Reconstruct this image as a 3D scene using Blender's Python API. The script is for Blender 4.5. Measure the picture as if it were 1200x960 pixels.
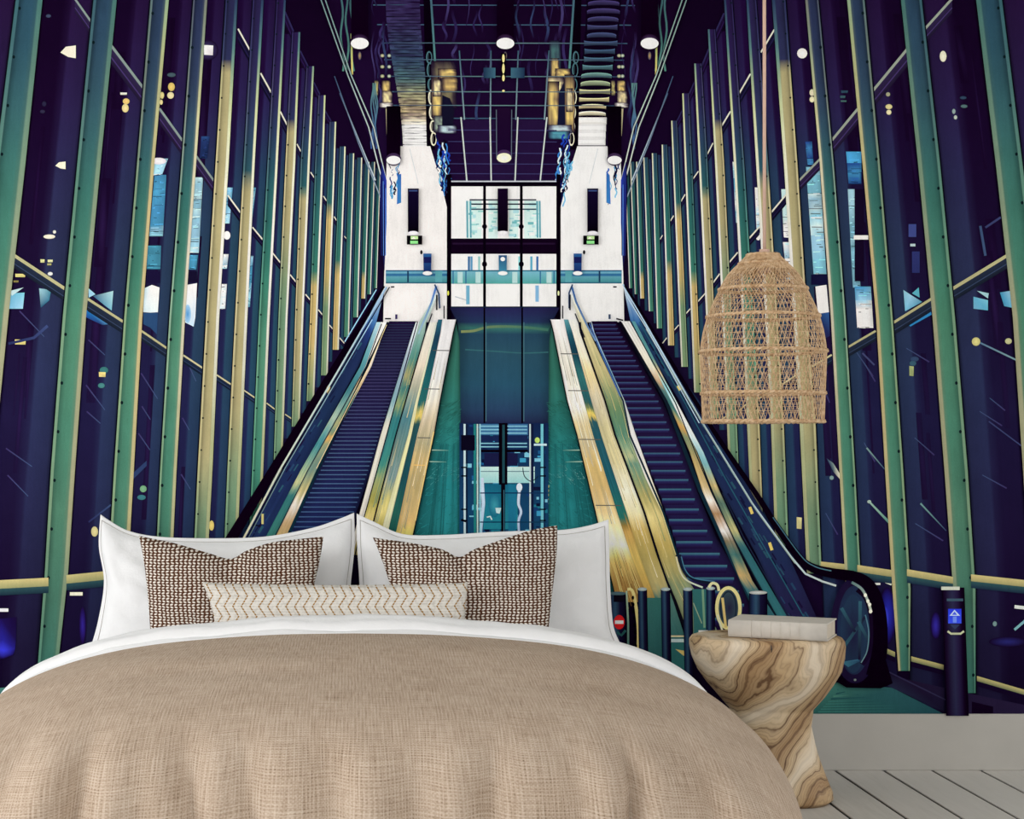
import bpy, bmesh, math, random
from mathutils import Vector, noise
R = random.Random(7)
for o in list(bpy.data.objects): bpy.data.objects.remove(o)
scn = bpy.context.scene
COL = scn.collection

# ------------------------------------------------------------------ camera
D = 5.0            # camera to mural wall (m)
S0 = 390.0         # photo pixels per metre on the wall
FPX = S0 * D       # focal length in photo pixels
PX, PY = 410.0, 520.0   # principal point (the photo is an off-centre crop)
CAMH = 0.98
cd = bpy.data.cameras.new('camera'); cam = bpy.data.objects.new('camera', cd); COL.objects.link(cam)
cam.location = (0, -D, CAMH); cam.rotation_euler = (math.pi / 2, 0, 0)
cd.sensor_width = 36.0; cd.lens = FPX / 1200 * 36
cd.shift_x = (600 - PX) / 1200; cd.shift_y = (PY - 480) / 1200
cd.clip_start = 0.05
scn.camera = cam

# ------------------------------------------------------------------ light
w = bpy.data.worlds.new('daylight'); scn.world = w; w.use_nodes = True
bg = w.node_tree.nodes['Background']
bg.inputs[0].default_value = (1.0, 0.993, 0.98, 1); bg.inputs[1].default_value = 1.36
def area(name, loc, target, sx, sy, power, col):
    l = bpy.data.lights.new(name, 'AREA'); l.shape = 'RECTANGLE'; l.size = sx; l.size_y = sy
    l.energy = power; l.color = col
    o = bpy.data.objects.new(name, l); COL.objects.link(o); o.location = loc
    o.rotation_euler = (Vector(target) - Vector(loc)).to_track_quat('-Z', 'Y').to_euler()
    return o
area('window_daylight', (-3.4, -3.4, 1.75), (0.6, -0.2, 0.75), 2.4, 1.7, 64, (1.0, 0.99, 0.975))
vs = scn.view_settings
vs.view_transform = 'Standard'; vs.look = 'None'; vs.gamma = 1.0; vs.use_curve_mapping = False
vs.exposure = 0.0
PRINT_GAIN = 0.86   # how light or dark the mural was printed overall

# ------------------------------------------------------------------ helpers
def s_at(d): return FPX / (D - d)
def W(px, py, d):
    """photo pixel -> point standing d metres in front of the wall"""
    s = s_at(d); return Vector(((px - PX) / s, -d, CAMH - (py - PY) / s))
def lin(c):
    c = max(0.0, min(255.0, c)) / 255.0
    return c / 12.92 if c <= 0.04045 else ((c + 0.055) / 1.055) ** 2.4
def L3(c): return tuple(lin(v) for v in c)
def mix(a, b, t): return tuple(x + (y - x) * t for x, y in zip(a, b))
def mul(c, k): return tuple(min(255, v * k) for v in c)
def sm(t): t = max(0, min(1, t)); return t * t * (3 - 2 * t)
def interp(tab, y):
    """piecewise linear table [(y, a, b..)], extrapolated at both ends"""
    if len(tab) == 1: return tab[0][1:]
    i = 0
    while i < len(tab) - 2 and y > tab[i + 1][0]: i += 1
    a, b = tab[i], tab[i + 1]; t = (y - a[0]) / (b[0] - a[0])
    return tuple(u + (v - u) * t for u, v in zip(a[1:], b[1:]))
def stops(tab, y):
    """colour stops [(y, colour)], clamped"""
    if y <= tab[0][0]: return tab[0][1]
    for (y0, c0), (y1, c1) in zip(tab, tab[1:]):
        if y <= y1: return mix(c0, c1, (y - y0) / (y1 - y0))
    return tab[-1][1]
def tag(o, label=None, cat=None, group=None, kind=None):
    if label: o['label'] = label
    if cat: o['category'] = cat
    if group: o['group'] = group
    if kind: o['kind'] = kind
    return o
def link(name, me, mat=None, parent=None):
    o = bpy.data.objects.new(name, me); COL.objects.link(o)
    if mat and me: me.materials.append(mat)
    if parent: o.parent = parent; o.matrix_parent_inverse = parent.matrix_world.inverted()
    return o
def empty(name, loc=(0, 0, 0)):
    o = bpy.data.objects.new(name, None); COL.objects.link(o); o.location = loc
    o.empty_display_size = 0.05
    bpy.context.view_layer.update(); return o
def pyd(name, v, f, mat=None, parent=None, smooth=False, uv=None):
    me = bpy.data.meshes.new(name); me.from_pydata([tuple(p) for p in v], [], f); me.update()
    if smooth: me.polygons.foreach_set('use_smooth', [True] * len(me.polygons))
    if uv:
        l = me.uv_layers.new(name='UVMap')
        for lp in me.loops: l.data[lp.index].uv = uv[lp.vertex_index]
    return link(name, me, mat, parent)
def bm_obj(name, bm, mat=None, parent=None, smooth=False):
    me = bpy.data.meshes.new(name); bmesh.ops.recalc_face_normals(bm, faces=bm.faces); bm.to_mesh(me); bm.free()
    if smooth: me.polygons.foreach_set('use_smooth', [True] * len(me.polygons))
    return link(name, me, mat, parent)
def box_bm(x0, x1, y0, y1, z0, z1, bev=0.0, bm=None, seg=1):
    bm = bm or bmesh.new()
    r = bmesh.ops.create_cube(bm, size=1)
    for v in r['verts']:
        v.co = Vector((x0 + (v.co.x + .5) * (x1 - x0), y0 + (v.co.y + .5) * (y1 - y0), z0 + (v.co.z + .5) * (z1 - z0)))
    if bev:
        es = list({e for v in r['verts'] for e in v.link_edges})
        bmesh.ops.bevel(bm, geom=es, offset=bev, segments=seg, affect='EDGES', profile=.5)
    return bm
def tube(v, f, pts, r, n=5, cap=True):
    """append a round tube along pts to vertex / face lists"""
    b = len(v); m = len(pts)
    for i, p in enumerate(pts):
        p = Vector(p)
        t = (Vector(pts[min(i + 1, m - 1)]) - Vector(pts[max(i - 1, 0)])).normalized()
        a = t.cross(Vector((0.31, 0.95, 0.12))).normalized(); c = t.cross(a)
        rr = r[i] if isinstance(r, (list, tuple)) else r
        for k in range(n):
            an = 2 * math.pi * k / n; v.append(p + (a * math.cos(an) + c * math.sin(an)) * rr)
    for i in range(m - 1):
        for k in range(n):
            f.append((b + i * n + k, b + i * n + (k + 1) % n, b + (i + 1) * n + (k + 1) % n, b + (i + 1) * n + k))
    if cap:
        f.append(tuple(b + k for k in range(n))[::-1]); f.append(tuple(b + (m - 1) * n + k for k in range(n)))
def spline(pts, n):
    """Catmull-Rom through pts, n samples"""
    P = [Vector(p) for p in pts]; m = len(P); out = []
    for i in range(n):
        t = i / (n - 1) * (m - 1); k = min(int(t), m - 2); u = t - k
        a, b, c, e = P[max(k - 1, 0)], P[k], P[k + 1], P[min(k + 2, m - 1)]
        out.append(0.5 * ((2 * b) + (c - a) * u + (2 * a - 5 * b + 4 * c - e) * u * u + (3 * b - a - 3 * c + e) * u ** 3))
    return out

# ------------------------------------------------------------------ materials
class NT:
    def __init__(s, name, rough=0.8, spec=0.3):
        s.m = bpy.data.materials.new(name); s.m.use_nodes = True; s.t = s.m.node_tree
        s.b = s.t.nodes['Principled BSDF']; s.b.inputs['Roughness'].default_value = rough
        s.b.inputs['Specular IOR Level'].default_value = spec
    def n(s, typ, **kw):
        nd = s.t.nodes.new(typ)
        for k, v in kw.items(): setattr(nd, k, v)
        return nd
    def l(s, a, b): s.t.links.new(a, b)
    def val(s, sock, v):
        if hasattr(v, 'links'): s.l(v, sock)
        else: sock.default_value = v
    def math(s, op, a, b=None, c=None):
        nd = s.n('ShaderNodeMath', operation=op)
        for i, x in enumerate((a, b, c)):
            if x is not None: s.val(nd.inputs[i], x)
        return nd.outputs[0]
    def coord(s, which='Object', scale=(1, 1, 1), rot=(0, 0, 0)):
        c = s.n('ShaderNodeTexCoord'); m = s.n('ShaderNodeMapping'); s.l(c.outputs[which], m.inputs[0])
        m.inputs['Scale'].default_value = scale; m.inputs['Rotation'].default_value = rot
        return m.outputs[0]
    def noise(s, vec, scale, detail=3, rough=.5, dist=0):
        nd = s.n('ShaderNodeTexNoise'); s.l(vec, nd.inputs['Vector'])
        nd.inputs['Scale'].default_value = scale; nd.inputs['Detail'].default_value = detail
        nd.inputs['Roughness'].default_value = rough; nd.inputs['Distortion'].default_value = dist
        return nd.outputs['Fac']
    def ramp(s, fac, st):
        nd = s.n('ShaderNodeValToRGB'); s.l(fac, nd.inputs[0]); e = nd.color_ramp.elements
        while len(e) < len(st): e.new(0.5)
        for el, (p, c) in zip(e, st): el.position = p; el.color = (*L3(c), 1)
        return nd.outputs[0]
    def mixc(s, fac, a, b, mode='MIX'):
        nd = s.n('ShaderNodeMix', data_type='RGBA', blend_type=mode)
        s.val(nd.inputs[0], fac)
        for i, x in ((6, a), (7, b)):
            if isinstance(x, tuple): nd.inputs[i].default_value = (*L3(x), 1)
            else: s.l(x, nd.inputs[i])
        return nd.outputs[2]
    def sep(s, vec):
        nd = s.n('ShaderNodeSeparateXYZ'); s.l(vec, nd.inputs[0]); return nd.outputs
    def color(s, c): s.val(s.b.inputs['Base Color'], (*L3(c), 1) if isinstance(c, tuple) else c)
    def bump(s, h, strength=.3, dist=.001):
        nd = s.n('ShaderNodeBump'); nd.inputs['Strength'].default_value = strength; nd.inputs['Distance'].default_value = dist
        s.l(h, nd.inputs['Height']); s.l(nd.outputs[0], s.b.inputs['Normal'])
def plain(name, c, rough=.7, spec=.3):
    m = NT(name, rough, spec); v = m.coord('Object'); f = m.noise(v, 40, 3)
    m.color(m.mixc(f, mul(c, .94), mul(c, 1.05))); return m.m

def mat_print():
    m = NT('mural_print', 1.0, .0)
    a = m.n('ShaderNodeVertexColor', layer_name='ink')
    v = m.coord('Object'); g = m.noise(v, 420, 2, .6); g2 = m.noise(m.coord('Object', (3, 3, .4)), 45, 3, .6); g3 = m.noise(v, 9, 4, .6)
    k = m.math('ADD', m.math('MULTIPLY', g, .30), m.math('MULTIPLY', g2, .20)); k = m.math('ADD', k, m.math('MULTIPLY', g3, .30)); k = m.math('ADD', k, .60)
    nd = m.n('ShaderNodeVectorMath', operation='SCALE'); m.l(a.outputs[0], nd.inputs[0]); m.l(k, nd.inputs['Scale'])
    m.l(nd.outputs[0], m.b.inputs['Base Color']); return m.m
M_PRINT = mat_print()
def mat_paint(name, c, rough=.6):
    m = NT(name, rough, .3); f = m.noise(m.coord('Object'), 7, 4); m.color(m.mixc(f, mul(c, .96), mul(c, 1.04)))
    m.bump(m.noise(m.coord('Object'), 120, 3), .05, .002); return m.m
M_BASEB = mat_paint('grey_paint', (182, 179, 173)); M_WALL = mat_paint('wall_paint', (205, 203, 198)); M_CEIL = mat_paint('ceiling_paint', (236, 235, 232))
def mat_floor():
    m = NT('painted_planks', .55, .35)
    v = m.coord('Object', (9, .8, 1)); f = m.noise(v, 6, 5, .6, .6)
    inf = m.n('ShaderNodeObjectInfo'); t = m.math('MULTIPLY', inf.outputs['Random'], .25)
    base = m.ramp(m.math('ADD', m.math('MULTIPLY', f, .75), t), [(.2, (185, 183, 177)), (.5, (200, 197, 192)), (.9, (208, 206, 201))])
    sp = m.noise(m.coord('Object'), 60, 2); dk = m.math('GREATER_THAN', sp, .73)
    m.color(m.mixc(m.math('MULTIPLY', dk, .35), base, (150, 145, 136)))
    m.bump(f, .12, .002); return m.m
M_FLOOR = mat_floor()
M_GAP = plain('floor_gap', (9, 8, 7), .95)
def mat_linen():
    m = NT('beige_linen', .92, .12)
    uv = m.n('ShaderNodeTexCoord').outputs['UV']
    def st(sx, sy, sc, det=2, ro=.6):
        mp = m.n('ShaderNodeMapping'); m.l(uv, mp.inputs[0]); mp.inputs['Scale'].default_value = (sx, sy, 1)
        return m.noise(mp.outputs[0], sc, det, ro)
    a = st(11, 380, 1, 3, .7); b = st(380, 11, 1, 3, .7); c = st(1, 1, 5, 4); fine = st(1, 1, 330, 1)
    x, y, _ = m.sep(uv)
    wx = m.math('SINE', m.math('MULTIPLY', x, 930)); wy = m.math('SINE', m.math('MULTIPLY', y, 930))
    wv = m.math('MAXIMUM', wx, wy)
    h = m.math('ADD', m.math('MULTIPLY', a, .62), m.math('MULTIPLY', b, .62))
    h = m.math('ADD', h, m.math('MULTIPLY', wv, .09)); h = m.math('ADD', h, m.math('MULTIPLY', m.math('SUBTRACT', fine, .5), .35))
    h = m.math('ADD', h, m.math('MULTIPLY', m.math('SUBTRACT', c, .5), .22)); h = m.math('SUBTRACT', h, .10)
    m.color(m.ramp(h, [(.24, (112, 92, 73)), (.42, (164, 143, 123)), (.6, (190, 171, 153)), (.85, (214, 200, 184))]))
    m.bump(h, .5, .003); return m.m
M_LINEN = mat_linen()
def mat_white(name, c):
    m = NT(name, .85, .15); v = m.coord('Object'); f = m.noise(v, 18, 4)
    m.color(m.mixc(f, mul(c, .97), c)); m.bump(m.noise(v, 8, 5, .62), .5, .014); return m.m
M_WHITE = mat_white('white_cotton', (240, 241, 243)); M_STITCH = plain('stitch_thread', (176, 173, 169), .9); M_STITCH2 = plain('dark_stitch', (120, 112, 102), .9)
def mat_weave():
    m = NT('brown_cream_weave', .95, .1)
    uv = m.n('ShaderNodeTexCoord').outputs['UV']; wob = m.noise(uv, 9, 2)
    x, y, _ = m.sep(uv)
    x = m.math('ADD', x, m.math('MULTIPLY', wob, .016)); y = m.math('ADD', y, m.math('MULTIPLY', wob, .012))
    P = .0115                                   # stitch pitch in metres
    row = m.math('FLOOR', m.math('DIVIDE', y, P * .62)); fy = m.math('FRACT', m.math('DIVIDE', y, P * .62))
    odd = m.math('MODULO', m.math('ABSOLUTE', row), 2)
    sgn = m.math('SUBTRACT', m.math('MULTIPLY', odd, 2), 1)
    xs = m.math('ADD', m.math('DIVIDE', x, P), m.math('MULTIPLY', sgn, m.math('MULTIPLY', fy, .42)))
    fx = m.math('FRACT', m.math('ADD', xs, m.math('MULTIPLY', odd, .5)))
    dx = m.math('ABSOLUTE', m.math('SUBTRACT', fx, .5)); dy = m.math('ABSOLUTE', m.math('SUBTRACT', fy, .5))
    e = m.math('ADD', m.math('POWER', m.math('MULTIPLY', dx, 2.7), 2), m.math('POWER', m.math('MULTIPLY', dy, 2.5), 2))
    k = m.math('SUBTRACT', 1.36, e); k.node.use_clamp = True
    nz = m.noise(uv, 60, 2); k2 = m.math('ADD', k, m.math('MULTIPLY', m.math('SUBTRACT', nz, .5), 1.1))
    m.color(m.ramp(k2, [(.2, (84, 52, 34)), (.42, (132, 98, 76)), (.62, (224, 210, 196)), (.9, (242, 235, 226))]))
    m.bump(k, .9, .003); return m.m
M_WEAVE = mat_weave()
def mat_chevron():
    m = NT('chevron_fabric', .9, .12)
    uv = m.n('ShaderNodeTexCoord').outputs['UV']; x, y, _ = m.sep(uv)
    wob = m.noise(uv, 7, 2); x = m.math('ADD', x, m.math('MULTIPLY', wob, .012))
    z = m.math('PINGPONG', y, .027); xx = m.math('ADD', x, m.math('MULTIPLY', z, .62))
    fx = m.math('FRACT', m.math('DIVIDE', xx, .0232)); dx = m.math('ABSOLUTE', m.math('SUBTRACT', fx, .5))
    ln = m.math('LESS_THAN', dx, .09)
    dash = m.math('FRACT', m.math('DIVIDE', y, .0068)); ln = m.math('MULTIPLY', ln, m.math('GREATER_THAN', dash, .2))
    rib = m.math('SINE', m.math('MULTIPLY', y, 900)); nz = m.noise(uv, 110, 2)
    base = m.ramp(m.math('ADD', nz, m.math('MULTIPLY', rib, .1)), [(.3, (192, 187, 179)), (.6, (218, 214, 207))])
    m.color(m.mixc(ln, base, (150, 112, 48)))
    m.bump(m.math('ADD', m.math('MULTIPLY', ln, .7), m.math('MULTIPLY', nz, .3)), .5, .002); return m.m
M_CHEV = mat_chevron()
def mat_wood():
    m = NT('olive_wood', .5, .35)
    v0 = m.coord('Object', (1, 1, 1), (0, -.62, 0)); mp = m.n('ShaderNodeMapping'); m.l(v0, mp.inputs[0]); mp.inputs['Scale'].default_value = (1, 1, .34); v = mp.outputs[0]
    w1 = m.noise(v, 5.0, 2, .5); w2 = m.noise(v, 16, 3, .55); w3 = m.noise(v, 60, 2, .6)
    x, y, z = m.sep(v)
    t = m.math('ADD', m.math('MULTIPLY', x, 7.5), m.math('MULTIPLY', w1, 1.9)); t = m.math('ADD', t, m.math('MULTIPLY', w2, .38)); t = m.math('ADD', t, m.math('MULTIPLY', w3, .05)); t = m.math('ADD', t, m.math('MULTIPLY', y, 1.5))
    broad = m.math('PINGPONG', m.math('MULTIPLY', t, 1.5), 1.0)
    f1 = m.math('PINGPONG', m.math('MULTIPLY', t, 10), 1.0); f2 = m.math('PINGPONG', m.math('MULTIPLY', t, 37), 1.0)
    pale = m.ramp(broad, [(.05, (168, 136, 98)), (.35, (194, 165, 126)), (.65, (212, 189, 155)), (.95, (226, 211, 188))])
    dens = m.math('MULTIPLY', m.math('SUBTRACT', 1.1, broad), m.math('MULTIPLY', m.noise(v, 9, 3), 2.7)); dens.node.use_clamp = True
    k = m.math('MULTIPLY', dens, m.math('ADD', m.math('MULTIPLY', m.math('POWER', f1, 4), .9), m.math('MULTIPLY', m.math('POWER', f2, 3), .42))); k.node.use_clamp = True
    m.color(m.mixc(k, pale, (92, 60, 36))); m.bump(m.math('SUBTRACT', 1.0, k), .3, .002); return m.m
M_WOOD = mat_wood()
M_BOOK = plain('cream_cloth', (208, 202, 193), .8); M_PAGES = plain('book_pages', (205, 194, 178), .9)
def mat_rattan():
    m = NT('rattan', .7, .3); v = m.coord('Object'); f = m.noise(v, 90, 3)
    m.color(m.ramp(f, [(.3, (176, 140, 102)), (.5, (208, 175, 137)), (.75, (226, 200, 168))])); return m.m
M_RATTAN = mat_rattan()
M_CORD = plain('pink_beige_cord', (214, 180, 162), .8)
M_DARK = plain('dark_bakelite', (40, 34, 30), .4)
M_BED = plain('bed_upholstery', (176, 160, 142), .9)
# ------------------------------------------------------------------ room
X0, X1, YF, HC = -3.0, 4.2, -6.2, 2.62
struct = lambda name, bm, m: tag(bm_obj(name, bm, m), kind='structure')
struct('wall_back', box_bm(X0, X1, 0.0, 0.12, -0.05, HC + .05), M_WALL)
struct('ceiling', box_bm(X0, X1, YF, 0.0, HC, HC + .1), M_CEIL)
bb = struct('baseboard_back', box_bm(X0, X1, -0.014, 0.0, 0.0, 0.1692, .002), M_BASEB)
fl = struct('floor', box_bm(X0, X1, YF, 0.0, -0.06, -0.005), M_GAP)
PWID = 0.1458; G = 0.009; first = 1.4553
xs = []; x = first
while x > X0: x -= PWID
while x < X1 - .02: xs.append(x); x += PWID
pme = bpy.data.meshes.new('floor_plank')
b = box_bm(G / 2, PWID - G / 2, YF, -0.0005, -0.005, 0.0, .0015); b.to_mesh(pme); b.free(); pme.materials.append(M_FLOOR)
for x in xs:
    if x < X0: continue
    o = bpy.data.objects.new('floor_plank', pme); COL.objects.link(o); o.location = (x, 0, 0); o.parent = fl
# ------------------------------------------------------------------ mural: a flat print glued to the wall
# Every shape is flat ink on the wall plane, laid in painter's order a few micrometres apart.
DEPTH = [0.0012]
mural = tag(empty('wall_mural', (.5, 0, .17)), 'photographic wall mural of a dark escalator hall with glass walls', 'mural')
class Ink:
    def __init__(s, name, parent=None): s.name, s.v, s.f, s.c, s.p = name, [], [], [], parent or mural
    def up(s): DEPTH[0] += 5e-6
    def pt(s, p, c):
        s.v.append(((p[0] - PX) / S0, -DEPTH[0], CAMH - (p[1] - PY) / S0)); s.c.append(c); return len(s.v) - 1
    def poly(s, pts, cols, up=True):
        if up: s.up()
        if not isinstance(cols, list): cols = [cols] * len(pts)
        s.f.append(tuple(s.pt(p, c) for p, c in zip(pts, cols)))
    def grid(s, rows, up=True):
        """rows of [(x, y, colour), ...], all the same length"""
        if up: s.up()
        ids = [[s.pt((x, y), c) for x, y, c in r] for r in rows]
        for a, b in zip(ids, ids[1:]):
            for k in range(len(a) - 1): s.f.append((a[k], a[k + 1], b[k + 1], b[k]))
    def path(s, pts, w0, col, w1=None, col1=None, up=True):
        """stroke along pts, width and colour running from the first to the last value"""
        w1 = w0 if w1 is None else w1; col1 = col1 or col; n = len(pts); rows = []
        for i, p in enumerate(pts):
            a, b = pts[max(i - 1, 0)], pts[min(i + 1, n - 1)]; dx, dy = b[0] - a[0], b[1] - a[1]; l = math.hypot(dx, dy) or 1
            t = i / (n - 1); w = (w0 + (w1 - w0) * t) / 2; c = col(t) if callable(col) else mix(col, col1, t)
            rows.append([(p[0] - dy / l * w, p[1] + dx / l * w, c), (p[0] + dy / l * w, p[1] - dx / l * w, c)])
        s.grid(rows, up)
    def ell(s, cx, cy, rx, ry, cin, cout=None, n=20, a0=0, a1=2 * math.pi, up=True):
        if up: s.up()
        cout = cout or cin; o = s.pt((cx, cy), cin)
        k = [s.pt((cx + rx * math.cos(a0 + (a1 - a0) * i / n), cy + ry * math.sin(a0 + (a1 - a0) * i / n)), cout) for i in range(n + 1)]
        for a, b in zip(k, k[1:]): s.f.append((o, a, b))
    def rect(s, x0, y0, x1, y1, c, c2=None, up=True):
        c2 = c2 or c; s.poly([(x0, y0), (x1, y0), (x1, y1), (x0, y1)], [c, c, c2, c2], up)
    def cols(s, ys, xf, cf, up=True):
        """column strip: xf(y) -> list of x, cf(y) -> list of colours"""
        s.grid([[(x, y, c) for x, c in zip(xf(y), cf(y))] for y in ys], up)
    def done(s):
        me = bpy.data.meshes.new(s.name); me.from_pydata(s.v, [], s.f); me.update()
        at = me.color_attributes.new('ink', 'FLOAT_COLOR', 'POINT')
        at.data.foreach_set('color', [q for c in s.c for q in (*(min(.98, lin(v) / PRINT_GAIN) for v in mul(c, .70 + .30 * min(1, sum(c) / 200))), 1.0)])
        return link(s.name, me, M_PRINT, s.p)
def smooth(pts, n=24): return [(p.x, p.y) for p in spline([(a, b, 0) for a, b in pts], n)]
YT, YB, XL, XR = -116, 837.5, -330, 1330
INK = (24, 6, 36); NAVY = (33, 36, 76); TEAL = (46, 92, 98); GREEN = (72, 124, 102); TAN = (172, 160, 114); CREAM = (222, 212, 168); WHT = (236, 233, 232); BLK = (10, 2, 16)

g = Ink('printed_ground')
bgst = [(YT, (18, 3, 28)), (150, (26, 7, 42)), (330, (28, 12, 48)), (480, (31, 22, 60)), (600, (30, 18, 54)), (700, (26, 10, 46)), (YB, (20, 6, 34))]
g.cols([YT, 0, 80, 150, 240, 330, 400, 480, 540, 600, 650, 700, 770, YB], lambda y: [XL, XR], lambda y: [stops(bgst, y)] * 2)
g.done()

# ---- the two glass walls ------------------------------------------------------
# (y, outer edge, inner edge) of every upright, nearest first
LM = [
 ([(0, -78, -42), (837, -190, -160)], []),
 ([(0, 18, 50), (192, -6, 30), (372, -26, 10), (552, -44, -8), (837, -66, -34)], []),
 ([(0, 109, 137), (192, 90, 118), (372, 73, 101), (552, 59, 88), (671, 52, 80), (790, 43, 67)], []),
 ([(0, 176, 198), (192, 160, 181), (372, 145, 167), (552, 133, 157), (690, 125, 149)], []),
 ([(0, 226, 243), (192, 212, 230), (372, 198, 217), (552, 187, 207), (700, 180, 200)], []),
 ([(0, 264, 278.5), (192, 252, 268), (372, 241, 257), (552, 231, 249), (700, 224, 241)], [(70, 85, 520, 640)]),
 ([(0, 296, 309), (192, 285, 298.5), (372, 275, 290), (552, 266, 282), (650, 262, 278)], [(200, 225, 470, 600)]),
 ([(0, 324, 335), (192, 313, 325.5), (372, 303, 316), (552, 295, 308.5), (640, 291, 304)], []),
 ([(38, 342, 352), (192, 334, 346), (372, 326, 337), (552, 320, 330.5), (600, 318, 328)], [(140, 155, 250, 380)]),
 ([(78, 359, 368), (192, 352, 363), (372, 345.5, 355.5), (500, 341.5, 351)], [(218, 234, 420, 520)]),
 ([(112, 373, 381.5), (192, 369, 379), (372, 363, 372), (470, 359, 368)], [(318, 336, 400, 470)]),
 ([(143, 386, 394), (192, 384.5, 392.5), (372, 378, 386), (440, 376, 384)], [(238, 258, 320, 360)]),
 ([(172, 398, 405), (192, 397, 404.5), (372, 390.5, 398), (410, 389.5, 397)], [(305, 322, 420, 440)]),
 ([(180, 409, 415), (372, 403.5, 409.5), (395, 403, 409)], []),
 ([(185, 418.5, 424.5), (372, 413.5, 419.5)], []),
 ([(190, 427.5, 433), (350, 423, 428)], [(318, 328, 380, 390)]),
 ([(190, 435, 439.5), (345, 430, 434.5)], []),
 ([(195, 442, 446), (338, 438, 441.5)], []),
]
RM = [
 ([(0, 1275, 1238), (837, 1380, 1350)], []),
 ([(0, 1174, 1143), (192, 1198, 1166), (372, 1219, 1186), (552, 1232, 1198), (837, 1250, 1216)], []),
 ([(0, 1080, 1055), (192, 1101.5, 1075), (372, 1119, 1092), (552, 1134, 1106), (690, 1143, 1116), (812, 1143, 1129)], []),
 ([(0, 1013, 992), (192, 1031, 1010), (372, 1046, 1026), (552, 1058.5, 1036.5), (690, 1067, 1045), (786, 1066, 1052)], []),
 ([(0, 959, 943), (192, 977, 960), (372, 991, 973), (552, 1002, 983), (720, 1011, 992)], []),
 ([(0, 920.5, 904), (192, 934.5, 918), (372, 946, 929), (500, 956, 936.6), (672, 963, 945)], [(70, 85, 480, 640)]),
 ([(0, 886, 874), (192, 900, 885.5), (372, 911, 896), (500, 918.5, 903), (640, 924, 908)], [(200, 225, 470, 600)]),
 ([(0, 858, 848), (192, 872, 859.5), (372, 883, 869), (500, 890, 875), (610, 894, 880)], [(430, 480, 560, 640)]),
 ([(35, 838, 829), (192, 848.5, 837.5), (372, 857, 846), (500, 863.5, 851.5), (560, 866, 854)], [(140, 155, 250, 380)]),
 ([(75, 822, 813), (192, 829, 818.5), (372, 837, 827), (490, 842, 832)], [(218, 234, 420, 520)]),
 ([(110, 807, 799), (192, 811, 802), (372, 818, 809.5), (460, 822, 813)], [(318, 336, 400, 470)]),
 ([(142, 793, 786), (192, 795.5, 788), (372, 803.5, 795.5), (430, 806, 798)], [(238, 258, 320, 360)]),
 ([(170, 781.5, 775), (192, 782.5, 775.5), (372, 789, 781.5), (405, 790, 782.5)], [(305, 322, 420, 440)]),
 ([(180, 769.5, 763.5), (385, 776, 769.5)], []),
 ([(185, 759, 753.5), (365, 765.5, 760)], []),
 ([(190, 750, 745), (350, 755, 750)], [(318, 328, 380, 390)]),
 ([(190, 743, 738), (345, 747, 743.5)], []),
 ([(195, 736.5, 732), (338, 741, 737)], []),
]
def body(i, tans, y):
    k = min(1, i / 7.0)
    near = [(-50, (40, 78, 92)), (40, (44, 84, 96)), (192, (60, 110, 100)), (372, (74, 126, 102)), (500, (72, 122, 102)), (600, (80, 118, 96)), (720, (68, 104, 90)), (790, (58, 104, 96))]
    far = [(0, (42, 26, 72)), (110, (46, 38, 84)), (170, (44, 66, 94)), (230, (44, 96, 98)), (330, (58, 122, 104)), (420, (84, 138, 112)), (560, (66, 130, 110))]
    c = mix(stops(near, y), stops(far, y), k)
    for (a, b, e, f_) in tans:
        t = sm((y - a) / (b - a)) * (1 - .65 * sm((y - e) / (f_ - e)))
        c = mix(c, (196, 172, 112) if i > 9 else (170, 160, 118), t)
    return c
def hil(i, y):
    n = stops([(-50, (58, 104, 104)), (192, (116, 140, 118)), (372, (156, 156, 126)), (600, (156, 156, 124)), (800, (90, 130, 110))], y)
    if i in (3, 4): n = stops([(-50, (190, 182, 136)), (30, (196, 186, 138)), (250, (190, 174, 140)), (600, (184, 174, 136))], y) if i == 4 else stops([(-50, (120, 160, 140)), (60, (170, 176, 130)), (250, (196, 176, 130)), (600, (180, 170, 126))], y)
    f_ = stops([(0, (44, 60, 92)), (60, (90, 130, 130)), (110, (190, 200, 150)), (180, (226, 226, 196)), (300, (232, 230, 226)), (420, (206, 206, 190)), (520, (168, 172, 130))], y)
    return mix(n, f_, min(1, max(0, i - 3) / 2.0))
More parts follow.
